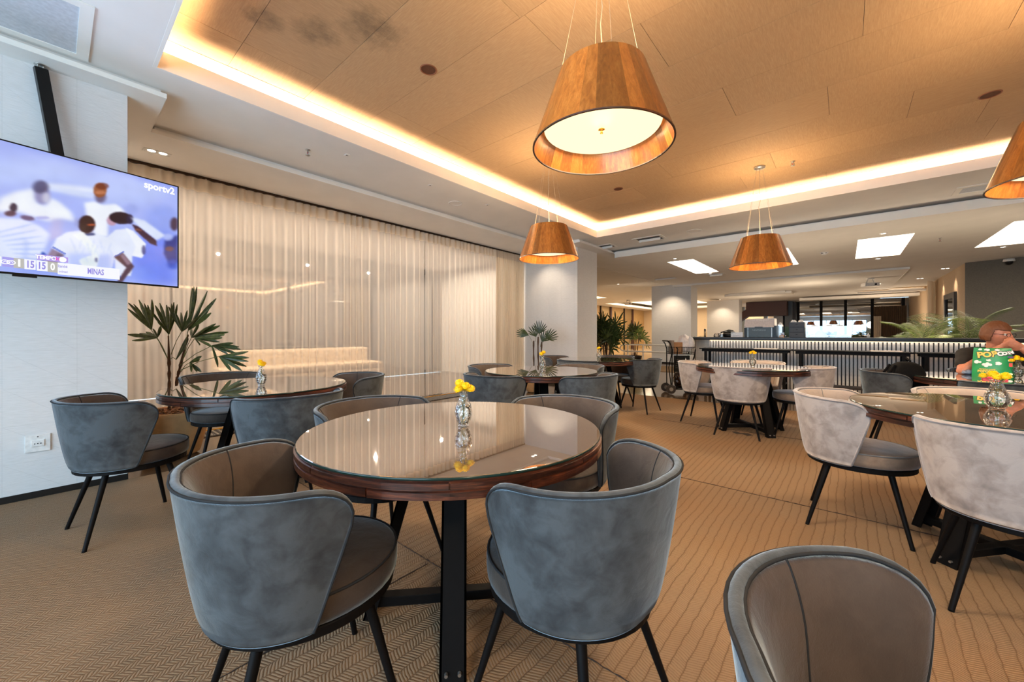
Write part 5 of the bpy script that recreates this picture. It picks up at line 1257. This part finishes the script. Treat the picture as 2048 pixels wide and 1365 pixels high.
# clear display case with white shapes
t = thing('display_case', 'clear display case with white cloths and cushions inside, on the bar right of the drawers', 'display case', (-.22, 8.85, ZC)); cg = thin_glass('case_glass', (.93, .93, .93, 1), .05, .05)
for b in ((-.3, .3, -.2, -.196, 0, .20), (-.3, -.296, -.196, .2, 0, .20), (.296, .3, -.196, .2, 0, .20), (-.3, .3, -.196, .2, .196, .20)): obj('pane', MB().box(*b), cg, t)
b = MB(); b.lathe([(.12, .0), (.11, .02), (.05, .10), (.03, .125), (.001, .13)], 20, -.12, 0); obj('cloth_mound', b, plain('off_white_cloth', 'd8c8bc', .8), t)
obj('cloth_pile', MB().box(.08, .26, -.1, .1, 0, .055), plain('off_white_cloth2', 'd0bcae', .8), t, bevel=.02); obj('tray', MB().box(-.26, -.18, -.12, .1, 0, .05), M['cup'], t, bevel=.01)
for q in (-.2, 0, .15): bb = MB(); bb.lathe([(.055, .2), (.05, .215), (.001, .225)], 16, q, 0); obj('dome_lid', bb, M['cup'], t)
# second person far behind, statuette-like bottle
t = thing('sanitizer_bottle', 'small white pump bottle on the bar before the far glass', 'bottle', (.30, 8.95, ZC)); b = MB(); b.lathe([(.001, 0), (.02, 0), (.022, .04), (.012, .055), (.006, .06), (.006, .075), (.001, .075)], 14); obj('bottle_body', b, M['cup'], t); obj('pump', MB().box(-.02, .004, -.004, .004, .073, .08), M['cup'], t)

# ================================================================ REAR OF THE HALL
st = thing('staircase', 'dark red brown staircase and landing seen beyond the coffee machine', 'stairs', (0, 0, 0))
obj('landing_beam', MB().box(-4.3, -2.4, 25.6, 26.4, 2.15, 2.94), M['dark_brown'], st)
b = MB(); vs = []
for y in (25.7, 26.3): vs += [(-5.9, y, .9), (-4.25, y, 2.15), (-4.25, y, 2.6), (-5.9, y, 1.45)]
b.add(vs, [(0, 1, 2, 3), (7, 6, 5, 4), (0, 4, 5, 1), (3, 2, 6, 7), (0, 3, 7, 4), (1, 5, 6, 2)]); obj('stair_string', b, M['dark_brown'], st)
for k in range(9): obj('tread', MB().box(-5.9+k*.18, -5.7+k*.18, 25.72, 26.28, 1.48+k*.125, 1.50+k*.125), M['dark_brown'], st)
b = MB(); b.tube([(-5.9, 25.7, 2.2), (-4.3, 25.7, 3.4)], .025, 8); obj('handrail', b, M['chrome'], st)
for x in (-5.6, -4.9): b = MB(); b.tube([(x, 25.7, 1.6+(x+5.9)*.75), (x, 25.7, 2.2+(x+5.9)*.75)], .02, 6); obj('baluster', b, M['chrome'], st)
struct('wall_stair_pillar', mbox((-3.05, -2.62, 26.2, 26.8, 0, 2.96)), wood('veined_brown_stone', [(.3, lin('2e221a')), (.7, lin('4a382a'))], (3, 3, 3), .3, 2, .1))
struct('wall_post', mbox((-2.55, -2.2, 26.4, 26.8, 0, 2.96)), M['baseb'])
struct('trim_7', mbox((-5.15, -4.95, 29, 29.2, 0, 2.9), (-3.9, -3.7, 29, 29.2, 0, 2.9)), plain('grey_stone_post', '7a7e7c', .6))
spot('rear_beam', (-4.7, 30.4, 2.9), (-4.7, 31.4, 1.8), 90, WARM2, 100, .8)
# drapes and dark framed mirror in the recess on the right
def wavy(name, x0, y0, x1, y1, z1, n, amp, mat, label):
    m = MB(); N = n*8; vs = []; d = Vector((x1-x0, y1-y0)); L = d.length; d.normalize(); q = Vector((-d.y, d.x))
    for z in (0.01, z1):
        for i in range(N+1):
            p = Vector((x0, y0))+d*L*i/N+q*amp*math.sin(2*PI*i/8); vs.append((p.x, p.y, z))
    m.add(vs, [(i, i+1, N+2+i, N+1+i) for i in range(N)], True); o = obj(name, m, mat); tag(o, label, 'curtain'); return o
wavy('drape', 2.18, 19.3, 2.34, 19.9, 2.96, 4, .05, M['drape'], 'pleated cream drape at the back beside the dark framed mirror')
wavy('drape', 1.1, FAR-.3, 2.3, FAR-.3, 2.55, 16, .05, M['drape_dark'], 'brown pleated drape against the far glass wall')
wavy('drape', 1.1, FAR-.5, 1.38, FAR-.5, 2.05, 4, .04, M['drape'], 'short pale drape edge left of the brown far drape')
t = thing('framed_mirror', 'tall dark framed mirror on the recess wall beside the grey wall', 'mirror', (2.36, 17.2, 0))
for b in ((-.03, .03, -.75, -.6, 0, 2.35), (-.03, .03, .6, .75, 0, 2.35), (-.03, .03, -.6, .6, 2.2, 2.35)): obj('frame', MB().box(*b), M['dark_wall'], t)
obj('mirror_glass', MB().box(-.01, .01, -.6, .6, 0, 2.2), M['dark_glass'], t)
# lobby elevators
for k, y in enumerate((24.6, 28.3, 32.4, 37)):
    t = thing('elevator_door', 'metal elevator front in the golden lobby wall, %s from the left' % ('first', 'second', 'third', 'fourth')[k], 'elevator', (-12.6, y, 0), 0, 'elevators in the lobby wall')
    for q in (-.62, .02): obj('door_leaf', MB().box(.002, .03, q, q+.6, 0, 2.2), plain('brushed_gold_steel', 'b09468', .3, .7), t)
    obj('jamb', MB().box(0, .12, .66, .9, 0, 3.05), M['dark_brown'], t); obj('jamb', MB().box(0, .10, -.70, -.62, 0, 3.05), M['dark_wall'], t); obj('lintel_panel', MB().box(0, .05, -.62, .66, 2.2, 3.05), plain('brushed_gold_steel2', 'a88c60', .35, .6), t)
t = thing('lobby_sign', 'orange illuminated sign between the elevators in the lobby', 'sign', (-12.45, 32.6, 1.75)); obj('sign_box', MB().box(0, .08, -.5, .5, 0, .75), emis('orange_sign', 'e08030', 1.2), t); obj('print', MB().box(.08, .085, -.3, .2, .3, .5), emis('pale_sign', 'ffe8d0', 1.2), t); obj('print', MB().box(.08, .085, .25, .45, .25, .6), emis('red_sign', 'e03030', 1), t)
# white ramp railing
rl_ = thing('ramp_railing', 'white tubular ramp railing in front of the column behind the trolley', 'railing', (0, 0, 0)); wm = plain('white_enamel_tube', 'd8d4cc', .3)
b = MB(); b.tube([(-4.0, 14.3, .745), (-6.5, 14.3, .745), (-6.62, 14.3, .70), (-6.66, 14.3, .62), (-6.62, 14.3, .53), (-6.5, 14.3, .49), (-4.0, 14.3, .49)], .026, 8); obj('rail', b, wm, rl_)
for x in (-6.35, -5.75, -4.2): b = MB(); b.tube([(x, 14.3, 0), (x, 14.3, .745)], .026, 8); obj('post', b, wm, rl_)

# ================================================================ TROLLEY
t = thing('serving_trolley', 'black wire trolley with big wheels left of the bar, loaded with boxes', 'trolley', (-2.46, 7.98, 0), YAW-.05)
bm_ = M['black_metal']
def wheel(x, y):
    w = MB(); w.tube([(x, y-.018, .088), (x, y+.018, .088)], .088, 24); h = MB(); h.tube([(x, y-.022, .088), (x, y+.022, .088)], .038, 12); o = obj('wheel', w, M['rubber'], t); obj('hub', h, M['chrome'], o)
wheel(-.23, -.14); wheel(.20, -.14); wheel(-.23, .16); wheel(.20, .16)
for y in (-.14, .16):
    b = MB(); b.tube([(-.21, y, .10), (-.21, y, .86), (-.24, y, .96), (-.27, y, 1.0)], .011, 7); obj('upright', b, bm_, t)
    b = MB(); b.tube([(-.12, y, .10), (-.17, y, .48), (-.12, y, .72), (-.10, y, .86), (-.13, y, .9)], .010, 7); obj('upright', b, bm_, t)
    b = MB(); b.tube([(.20, y, .10), (.12, y, .45), (.22, y, .76), (.23, y, .86)], .011, 7); obj('upright', b, bm_, t)
b = MB(); b.tube([(-.27, -.14, 1.0), (-.29, -.14, 1.02)], .016, 8); b.tube([(-.29, -.14, 1.02), (-.29, .16, 1.02)], .013, 8); obj('push_handle', b, bm_, t)
b = MB()
for z in (.765, .80, .90): b.tube([(-.20, -.15, z), (.22, -.15, z), (.22, .17, z), (-.20, .17, z)], .0045, 5, closed=True)
for i in range(14):
    x = -.20+.42*i/13
    for y in (-.15, .17): b.tube([(x, y, .765), (x, y, .90)], .0025, 4)
    b.tube([(x, -.15, .765), (x, .17, .765)], .002, 4)
for i in range(10):
    y = -.15+.32*i/9
    for x in (-.20, .22): b.tube([(x, y, .765), (x, y, .90)], .0025, 4)
obj('wire_basket', b, bm_, t)
obj('advert_board', MB().box(-.17, .13, -.13, -.11, .42, .74), M['black_plastic'], t)
obj('board_edge', MB().box(-.19, .13, -.135, -.105, .745, .76), M['cup'], t)
pr = plain('dim_print', '6a5c50', .6)
for k in range(5): obj('print', MB().box(-.14, -.14+(.09, .03, .06, .03, .04)[k], -.1315, -.13, .66-k*.04, .665-k*.04), pr, t)
pf = MB(); pf.prism([(.03, .60), (.05, .70), (.075, .62), (.06, .575), (.04, .57)], -.1316, -.13, M=Matrix(((1, 0, 0, 0), (0, 0, 1, 0), (0, 1, 0, 0), (0, 0, 0, 1)))); obj('print', pf, M['cup'], t); obj('print', MB().box(.01, .07, -.1316, -.13, .52, .545), plain('pink_print', 'b06a58', .5), t)
b = MB(); b.box(-.15, .2, -.12, .14, .10, .12); obj('lower_shelf', b, bm_, t); b = MB(); b.tube([(-.23, -.14, .09), (.2, -.14, .09)], .012, 6); b.tube([(-.23, .16, .09), (.2, .16, .09)], .012, 6); obj('axle', b, bm_, t)
def ontrolley(p): q = Matrix.Rotation(YAW-.05, 4, 'Z') @ Vector(p); return (q.x-2.46, q.y+7.98, q.z)
o = obj('cardboard_box', MB().box(-.045, .045, -.07, .07, 0, .225), M['board_brown'], None, ontrolley((-.065, -.06, .77)), (0, 0, YAW+.3), bevel=.003, seg=1); tag(o, 'tall brown cardboard box in the trolley basket', 'box')
o = obj('cardboard_box', MB().box(-.03, .03, -.06, .06, 0, .26), plain('grey_card', '8a7a6a', .7), None, ontrolley((-.15, .06, .77)), (0, 0, YAW), bevel=.003, seg=1); tag(o, 'greyish narrow box behind the brown one in the trolley basket', 'box')
bagm = thin_glass('white_plastic_film', (.9, .88, .85, 1), .15, .3)
def bag(name, label, loc, sc, mat, seed, rz=0, top=None):
    b = bmesh.new(); bmesh.ops.create_icosphere(b, subdivisions=4, radius=1)
    for v in b.verts:
        n = v.co.normalized(); d = 1+.22*noise.noise(n*2.2+Vector((seed, 0, 0)))+.10*noise.ridged_multi_fractal(n*3+Vector((seed, 1, 0)), .8, 2, 3, 1, 2)-.1
        if top and n.z > .3: d *= 1+top*(n.z-.3)
        v.co = Vector((n.x*sc[0], n.y*sc[1], n.z*sc[2]))*d
        if v.co.z < -sc[2]*.8: v.co.z = -sc[2]*.8
    me = bpy.data.meshes.new(name); b.to_mesh(me); b.free(); me.materials.append(mat)
    for p in me.polygons: p.use_smooth = True
    o = bpy.data.objects.new(name, me); C.objects.link(o); o.location = loc; o.rotation_euler = (0, 0, rz); tag(o, label, 'bag'); return o
wbag = plain('white_bag_plastic', 'cfc8c4', .35, Transmission_Weight=.15)
bag('plastic_bag', 'crumpled white plastic bag bulging over the trolley basket', ontrolley((.07, 0, .93)), (.12, .12, .15), wbag, 3, .4, .5)
b = bag('plastic_bag', 'second white bag with knotted handles draped down the right of the trolley', ontrolley((.16, -.10, .96)), (.06, .05, .11), wbag, 9, .2, .3)
bag('rubbish_bag', 'shiny dark brown sack lying on the bottom shelf of the trolley', ontrolley((.03, -.02, .26)), (.17, .15, .16), plain('shiny_brown_film', '2c1c12', .12), 6, .8)

# ================================================================ ON THE WOMAN'S TABLE
GZ = TZ
t = thing('popcorn_bag', 'green popcorn bag with yellow lettering standing on the glass table', 'bag', (1.03, 5.60, GZ), -.20)
W_, H_, D_ = .122, .262, .045; NXb, NZb = 16, 20; m = MB(); rb = random.Random(5)
for sg in (-1, 1):
    vs = []
    for j in range(NZb+1):
        f = j/NZb; th = D_*(1-f)**.45*(1-.1*f)+.002
        for i in range(NXb+1):
            u = i/NXb*2-1; w = W_*(.93+.07*math.cos(f*2)); c = .006*noise.noise(Vector((u*3, f*4, sg*3)))
            vs.append((u*w, sg*(th*(1-abs(u)**2.2)+.0015)+c*(1-abs(u)), f*H_+(.004*noise.noise(Vector((u*4, 0, 7))) if j == NZb else 0)))
    fs = [(j*(NXb+1)+i, j*(NXb+1)+i+1, (j+1)*(NXb+1)+i+1, (j+1)*(NXb+1)+i) for j in range(NZb) for i in range(NXb)]
    if sg > 0: fs = [q[::-1] for q in fs]
    m.add(vs, fs, True)
bagbody = obj('bag_body', m, plain('green_foil_print', '1c8a4c', .38, bumpy=.25, bscale=18), t)
yl = plain('yellow_print', 'f0c24a', .5); wl = plain('white_print', 'efe8de', .5); bk = plain('dark_print', '2a1c10', .5)
def fy(f): return -(D_*(1-f)**.45*(1-.1*f)+.0065)
def onbag(me, x, f, rz=0, extra=0, mat=None):
    o = obj('lettering', me, None, t, (x, fy(f)-extra, f*H_), (PI/2, 0, 0)); o.rotation_euler.rotate_axis('Z', rz); return o
for ch, x, f, s, r_ in (('P', -.070, .74, .074, .12), ('O', -.030, .76, .066, .05), ('P', .012, .785, .066, .1), ('C', .046, .80, .046, .15), ('O', .072, .815, .036, .2), ('R', .092, .835, .030, .25), ('N', .108, .86, .030, .3)):
    onbag(text_mesh(ch, s*1.08, bk, bold=.006), x+.0015, f-.004, r_, 0); onbag(text_mesh(ch, s, yl if s > .05 else wl, bold=.003), x, f, r_, .0012)
onbag(text_mesh('POPCORN', .024, yl, bold=.0015), -.028, .18, 0, .001); onbag(text_mesh('DE MICRO-ONDAS', .011, yl, bold=.0005), -.028, .255, 0, .001); onbag(text_mesh('Sabor de manteiga', .010, yl), -.028, .125, 0, .001); onbag(text_mesh('CONTEÚDO 100 g', .009, wl), -.028, .075, 0, .001)
def pop(x, f, s, sd):
    b = MB(); r_ = random.Random(sd)
    for k in range(6): a = k*2*PI/6+r_.random(); b.ball((s*.6*math.cos(a)*1.2, r_.uniform(-.0005, .0005), s*.45*math.sin(a)), s*.5, 8, 6, (1, .12, .8))
    b.ball((0, 0, 0), s*.6, 8, 6, (1, .2, .8)); obj('popcorn_print', b, wl, t, (x, fy(f), f*H_))
for x, f, s, sd in ((-.085, .50, .020, 1), (-.02, .575, .013, 2), (-.03, .41, .026, 3), (.035, .47, .018, 4), (-.03, .93, .015, 5), (-.07, .945, .011, 6), (.03, .93, .013, 7), (.102, .12, .013, 8)): pop(x, f, s, sd)
onbag(MB().box(-.016, .016, -.006, .006, 0, .001).mesh('print', plain('purple_print', '5a2468', .5)), .105, .70, 0, .0); onbag(MB().box(-.01, .01, -.016, .016, 0, .001).mesh('print', plain('red_print2', 'c83a28', .5)), .105, .44, 0, 0)
onbag(MB().box(-.014, .014, -.008, .008, 0, .001).mesh('print', wl), .105, .58, 0, 0)
o = thing('phone_case', 'bright red flat wallet lying before the popcorn bag', 'wallet', (.98, 5.26, GZ), -.1); rm_ = plain('red_plastic', 'd01838', .35)
obj('cover', MB().box(-.07, .07, -.05, .05, 0, .008), rm_, o, bevel=.003); obj('cover', MB().box(-.07, .07, -.05, .05, .010, .018), rm_, o, bevel=.003); obj('pages', MB().box(-.066, .066, -.046, .046, .007, .011), M['black_plastic'], o)
bag('plastic_wrapper', 'crumpled clear and blue plastic wrapper on the table left of the popcorn bag', (.92, 5.72, GZ+.022), (.065, .05, .026), plain('bluish_film', '9ab0d0', .2, Transmission_Weight=.6), 12, YAW)
t = thing('biscuit_packet', 'blue and white biscuit packet lying at the right edge on the glass table', 'packet', (1.30, 5.42, GZ), -.15)
b = MB(); b.tube([(-.11, 0, .03), (-.105, 0, .03), (.1, 0, .03), (.11, 0, .03)], [.018, .03, .03, .018], 16); obj('wrapper', b, plain('pale_blue_wrapper', 'a8c0d8', .35), t)
b = MB()
for k in range(5): b.ball((-.06+k*.03, -.029, .03+.004*(k % 2)), .012, 8, 6, (1, .2, .8))
obj('biscuit_print', b, plain('biscuit_print', 'c08a4a', .5), t); obj('print', MB().box(-.10, -.085, -.031, -.029, .02, .04), plain('navy_print', '28406a', .5), t)
# backpack on the chair
t = thing('backpack', 'black backpack with silver buckles on the chair by the slatted bar', 'backpack', (.46, 5.47, .49), .2)
b = bmesh.new(); bmesh.ops.create_icosphere(b, subdivisions=4, radius=1)
for v in b.verts:
    n = v.co.normalized(); q = [math.copysign(abs(c)**.72, c) for c in n]; d = 1+.07*noise.noise(n*2.5); v.co = Vector((q[0]*.13, q[1]*.17, q[2]*.21+.185))*1; v.co.x *= d; v.co.y *= d
    if v.co.z < 0: v.co.z = 0
me = bpy.data.meshes.new('bag_body'); b.to_mesh(me); b.free(); me.materials.append(M['black_cloth'])
for p in me.polygons: p.use_smooth = True
obj('bag_body', me, None, t)
for y in (-.07, .07): b = MB(); b.tube([(-.10, y, .36), (-.145, y, .28), (-.15, y, .15), (-.13, y, .05)], .012, 6); obj('strap', b, M['black_cloth'], t)
b = MB(); b.tube([(.02, -.04, .40), (.0, 0, .43), (.02, .04, .40)], .009, 6); obj('carry_loop', b, M['black_cloth'], t)
for y, z in ((-.10, .25), (-.03, .24)):
    b = MB(); b.tube([(-.152+.0, y+.018*math.cos(a), z+.018*math.sin(a)) for a in [i*PI/6 for i in range(-1, 8)]], .003, 6); b.tube([(-.152, y, z-.018), (-.152, y, z-.05)], .003, 6); b.tube([(-.152, y-.02, z-.05), (-.152, y+.02, z-.05)], .003, 6); obj('buckle', b, M['chrome'], t)

# ================================================================ WOMAN AT THE TABLE
skin = plain('skin', 'b8765a', .5, bumpy=.1, bscale=60, Subsurface_Weight=.1); shirt = plain('black_t_shirt', '17120f', .85, bumpy=.3, bscale=30); hairm = plain('auburn_hair', '6a3c1e', .55, bumpy=.8, bscale=90)
jeans = plain('dark_trousers', '2a2c34', .85)
wx, wy = 1.085, 6.08; wrot = R(180+12)       # local +Y is where she faces
woman = thing('person', 'woman in glasses and black t-shirt leaning on the table, hands clasped at her mouth', 'person', (wx, wy, 0), wrot)
def caps(segs, mat=None, name='part'):
    # closed tapered limbs with round ends; they are fused into one skin by merge()
    m = MB()
    for a, b, ra, rb in segs:
        a = Vector(a); b = Vector(b); t = (b-a).normalized(); u = t.orthogonal().normalized(); w = t.cross(u); n = 14; rings = []
        for k in range(1, 6): f = PI/2*(1-k/5); rings.append((a-t*ra*math.sin(f), ra*math.cos(f)))
        for k in range(1, 5): rings.append((a.lerp(b, k/5), ra+(rb-ra)*k/5))
        for k in range(0, 5): f = PI/2*k/5; rings.append((b+t*rb*math.sin(f), rb*math.cos(f)))
        vs = [a-t*ra]+[c+(u*math.cos(2*PI*q/n)+w*math.sin(2*PI*q/n))*r_ for c, r_ in rings for q in range(n)]+[b+t*rb]; fs = []
        for q in range(n):
            fs.append((0, 1+(q+1) % n, 1+q)); L = len(rings)
            for k in range(L-1): fs.append((1+k*n+q, 1+k*n+(q+1) % n, 1+(k+1)*n+(q+1) % n, 1+(k+1)*n+q))
            fs.append((1+(L-1)*n+q, 1+(L-1)*n+(q+1) % n, len(vs)-1))
        m.add(vs, fs, True)
    return m.mesh(name, mat or skin)
def ells(lst, name='part'):
    m = MB()
    for c, r_ in lst: m.ball(c, 1, 24, 16, r_)
    return m.mesh(name, skin)
def merge(meshes, vox):
    b = bmesh.new()
    for me in meshes: b.from_mesh(me)
    me = bpy.data.meshes.new('body'); b.to_mesh(me); b.free(); o = bpy.data.objects.new('body', me); C.objects.link(o)
    r_ = o.modifiers.new('r', 'REMESH'); r_.mode = 'VOXEL'; r_.voxel_size = vox; s = o.modifiers.new('s', 'SMOOTH'); s.iterations = 3; s.factor = .5
    dg = bpy.context.evaluated_depsgraph_get(); m2 = bpy.data.meshes.new_from_object(o.evaluated_get(dg)); bpy.data.objects.remove(o)
    for p in m2.polygons: p.use_smooth = True
    return m2
# skeleton (local: +Y forward to the table, x to her left... seat at z .47)
J = {'pel': (0, -.02, .56), 'ab': (0, .0, .72), 'ch': (0, .07, .90), 'nk': (0, .10, 1.02), 'nk2': (0, .125, 1.07),
     'sL': (.178, .09, .95), 'eL': (.275, .27, .80), 'wL': (.035, .285, 1.03), 'sR': (-.178, .09, .95), 'eR': (-.30, .25, .82), 'wR': (-.105, .30, 1.02),
     'hL': (.10, .02, .54), 'kL': (.13, .42, .52), 'aL': (.13, .36, .08), 'tL': (.14, .50, .035), 'hR': (-.10, .02, .54), 'kR': (-.13, .42, .52), 'aR': (-.13, .36, .08), 'tR': (-.14, .50, .035)}
K = list(J); ix_ = {k: i for i, k in enumerate(K)}
E_ = [('pel', 'ab'), ('ab', 'ch'), ('ch', 'nk'), ('nk', 'nk2'), ('ch', 'sL'), ('sL', 'eL'), ('eL', 'wL'), ('ch', 'sR'), ('sR', 'eR'), ('eR', 'wR'), ('pel', 'hL'), ('hL', 'kL'), ('kL', 'aL'), ('aL', 'tL'), ('pel', 'hR'), ('hR', 'kR'), ('kR', 'aR'), ('aR', 'tR')]
RD = {'pel': (.16, .13), 'ab': (.15, .12), 'ch': (.15, .12), 'nk': .055, 'nk2': .052, 'sL': .068, 'eL': .045, 'wL': .027, 'sR': .068, 'eR': .045, 'wR': .027, 'hL': .09, 'kL': .062, 'aL': .04, 'tL': .035, 'hR': .09, 'kR': .062, 'aR': .04, 'tR': .035}
def seg(a, b, ra, rb): return (J[a], J[b], ra, rb)
torso = ells([((0, -.01, .60), (.165, .125, .13)), ((0, .03, .76), (.150, .118, .16)), ((0, .07, .90), (.165, .115, .12)), ((0, .085, .965), (.15, .075, .06))])
limbs = caps([((0, .095, .98), J['nk2'], .056, .052), (J['nk2'], (0, .145, 1.12), .052, .05), ((0, .085, .95), J['sL'], .07, .062), ((0, .085, .95), J['sR'], .07, .062),
    seg('sL', 'eL', .055, .040), seg('eL', 'wL', .043, .026), seg('sR', 'eR', .055, .040), seg('eR', 'wR', .043, .026),
    seg('hL', 'kL', .085, .055), seg('kL', 'aL', .056, .034), seg('aL', 'tL', .036, .03), seg('hR', 'kR', .085, .055), seg('kR', 'aR', .056, .034), seg('aR', 'tR', .036, .03)])
# head with brow, nose, chin, ears
HCn = Vector((0, .155, 1.155)); b = bmesh.new(); bmesh.ops.create_icosphere(b, subdivisions=4, radius=1)
for v in b.verts:
    n = v.co.copy(); x, y, z = n.x*.074, n.y*.094, n.z*.112
    if n.z < 0: k = -n.z; x *= 1-.32*k**1.4; y *= 1-.10*k
    if n.y > 0:
        y -= .010*math.exp(-((n.z-.05)/.16)**2)*math.exp(-((abs(n.x)-.42)/.2)**2)        # eye sockets
        y += .026*math.exp(-((n.z+.16)/.15)**2)*math.exp(-(n.x/.15)**2)+.012*math.exp(-((n.z-.02)/.2)**2)*math.exp(-(n.x/.11)**2)   # nose
        y += .008*math.exp(-((n.z+.52)/.10)**2)*math.exp(-(n.x/.3)**2)+.010*math.exp(-((n.z+.85)/.14)**2)*math.exp(-(n.x/.3)**2)
        x += math.copysign(.006, n.x)*math.exp(-((n.z+.12)/.2)**2)*math.exp(-((abs(n.x)-.6)/.2)**2)
    v.co = Vector((x, y, z))
HR = Matrix.Rotation(R(38), 4, 'Z')@Matrix.Rotation(R(-6), 4, 'X')       # turned towards our right
b.transform(HR); b.transform(Matrix.Translation(HCn)); hm_ = bpy.data.meshes.new('h'); b.to_mesh(hm_); b.free()
ears = MB()
for s in (-1, 1): ears.ball((s*.072, -.005, -.005), .02, 10, 8, (.35, .7, 1.2))
em = ears.mesh('e', skin); em.transform(HR); em.transform(Matrix.Translation(HCn))
# hands: palm plus five bent fingers, clasped before the mouth
def hand(w, dirv, palmn, sgn):
    w = Vector(w); d = Vector(dirv).normalized(); n = Vector(palmn).normalized(); s = d.cross(n).normalized()*sgn; out = []
    pm = MB(); c = w+d*.045; pm.ball((0, 0, 0), 1, 12, 8, (.038, .018, .048))
    me = pm.mesh('p', skin); me.transform(Matrix((s, n, d)).transposed().to_4x4()); me.transform(Matrix.Translation(c)); out.append(me)
    for k, (off, L) in enumerate(((-.027, .072), (-.009, .080), (.009, .076), (.026, .060))):
        a = w+d*.07+s*off; v = [a-d*.03, a+d*.01, a+d*(.01+L*.38)+n*L*.12, a+d*(.005+L*.55)+n*L*.42, a+d*(.0+L*.45)+n*L*.68]
        rr_ = [.0102, .0098, .0092, .0086, .0076]; out.append(caps([(v[i], v[i+1], rr_[i], rr_[i+1]) for i in range(4)]))
    a = w+d*.02-s*.03; v = [a, a-s*.018+d*.015+n*.008, a-s*.022+d*.04+n*.018, a-s*.014+d*.06+n*.022]
    rr_ = [.013, .012, .0105, .008]; out.append(caps([(v[i], v[i+1], rr_[i], rr_[i+1]) for i in range(3)])); return out
hL_ = hand(J['wL'], (-.75, .05, .5), (0, -.6, .4), 1); hR_ = hand(J['wR'], (.75, .08, .55), (0, -.6, .4), -1)
whole = merge([torso, limbs, hm_, em]+hL_+hR_, .005)
_b = bmesh.new(); _b.from_mesh(whole)
seen = set(); comps = []
for v in _b.verts:
    if v in seen: continue
    st_ = [v]; seen.add(v); cc_ = []
    while st_:
        q = st_.pop(); cc_.append(q)
        for e_ in q.link_edges:
            w = e_.other_vert(q)
            if w not in seen: seen.add(w); st_.append(w)
    comps.append(cc_)
comps.sort(key=len, reverse=True); pass
for c_ in comps[1:]: bmesh.ops.delete(_b, geom=c_, context='VERTS')
_b.to_mesh(whole); _b.free()
whole.materials.clear(); whole.materials.append(skin); bo = obj('body', whole, None, woman)
# T-shirt, trousers
mid = lambda a, b, f: tuple(Vector(J[a]).lerp(Vector(J[b]), f))
sh_ = merge([ells([((0, -.01, .62), (.185, .145, .13)), ((0, .03, .76), (.172, .138, .17)), ((0, .07, .90), (.182, .132, .125)), ((0, .083, .965), (.155, .088, .062))]),
    caps([((0, .085, .955), J['sL'], .078, .076), ((0, .085, .955), J['sR'], .078, .076), (J['sL'], mid('sL', 'eL', .62), .074, .064), (J['sR'], mid('sR', 'eR', .62), .074, .064)])], .008)
for v in sh_.vertices:
    v.co += Vector((0, 0, 0))+v.normal*.004*noise.noise(v.co*14)
sh_.materials.clear(); sh_.materials.append(shirt); obj('t_shirt', sh_, None, woman)
tr_ = merge([ells([((0, -.01, .57), (.18, .14, .10))]), caps([seg('hL', 'kL', .098, .068), (J['kL'], mid('kL', 'aL', .85), .068, .05), seg('hR', 'kR', .098, .068), (J['kR'], mid('kR', 'aR', .85), .068, .05)])], .008)
tr_.materials.clear(); tr_.materials.append(jeans); obj('trousers', tr_, None, woman)
sho = plain('black_shoe', '1a1816', .5)
for q in ('L', 'R'): obj('shoe', merge([caps([((J['a'+q][0], J['a'+q][1]-.01, .045), (J['t'+q][0], J['t'+q][1]+.03, .035), .045, .036)])], .008), None, woman).data.materials.append(sho)
# hair: cap shell with locks
b = bmesh.new(); bmesh.ops.create_icosphere(b, subdivisions=5, radius=1); dele = []
for v in b.verts:
    n = v.co.copy()
    lim = .30 if n.y > .35 else (-.55 if n.y < .15 else -.55+(n.y-.15)/.2*.85)
    if n.z < lim: dele.append(v); continue
    q = 1+.05*noise.noise(Vector((n.x*9, n.y*2, n.z*3)))+.03*noise.noise(n*16); v.co = Vector((n.x*.088*q, (n.y*.108-.006)*q, n.z*.128*q+.004)); 
    if n.z < -.1: v.co.x *= 1.05
bmesh.ops.delete(b, geom=dele, context='VERTS'); b.transform(HR); b.transform(Matrix.Translation(HCn)); me = bpy.data.meshes.new('hair'); b.to_mesh(me); b.free(); me.materials.append(hairm)
for p in me.polygons: p.use_smooth = True
ho = obj('hair', me, None, woman); so_ = ho.modifiers.new('s', 'SOLIDIFY'); so_.thickness = .012; so_.offset = -1
ey = MB()
for s in (-1, 1): ey.ball((s*.030, .0745, .004), .0115, 10, 8)
m = ey.mesh('eye', M['cup']); m.transform(HR); m.transform(Matrix.Translation(HCn)); obj('eyes', m, None, woman)
ir = MB()
for s in (-1, 1): ir.ball((s*.030, .0835, .004), .0055, 8, 6, (1, .5, 1)); 
m = ir.mesh('iris', M['black_plastic']); m.transform(HR); m.transform(Matrix.Translation(HCn)); obj('irises', m, None, woman)
gl = MB()
for s in (-1, 1):
    gl.tube([(s*.033+.024*math.cos(a*PI/8), .102, .002+.017*math.sin(a*PI/8)) for a in range(16)], .0018, 5, closed=True); gl.tube([(s*.057, .100, .006), (s*.078, .04, .008), (s*.080, -.01, .004)], .0018, 5)
gl.tube([(-.009, .103, .004), (.009, .103, .004)], .0018, 5); m = gl.mesh('glasses', M['black_plastic']); m.transform(HR); m.transform(Matrix.Translation(HCn)); obj('glasses', m, None, woman)
lp_ = MB(); lp_.ball((0, .088, -.060), .02, 10, 6, (1, .3, .35)); m = lp_.mesh('lips', plain('lips', '9a4a40', .4)); m.transform(HR); m.transform(Matrix.Translation(HCn)); obj('lips', m, None, woman)

for o in list(bpy.data.objects):
    if o.type == 'MESH' and o.parent is None and 'label' not in o.keys() and 'kind' not in o.keys(): print('UNTAGGED', o.name)
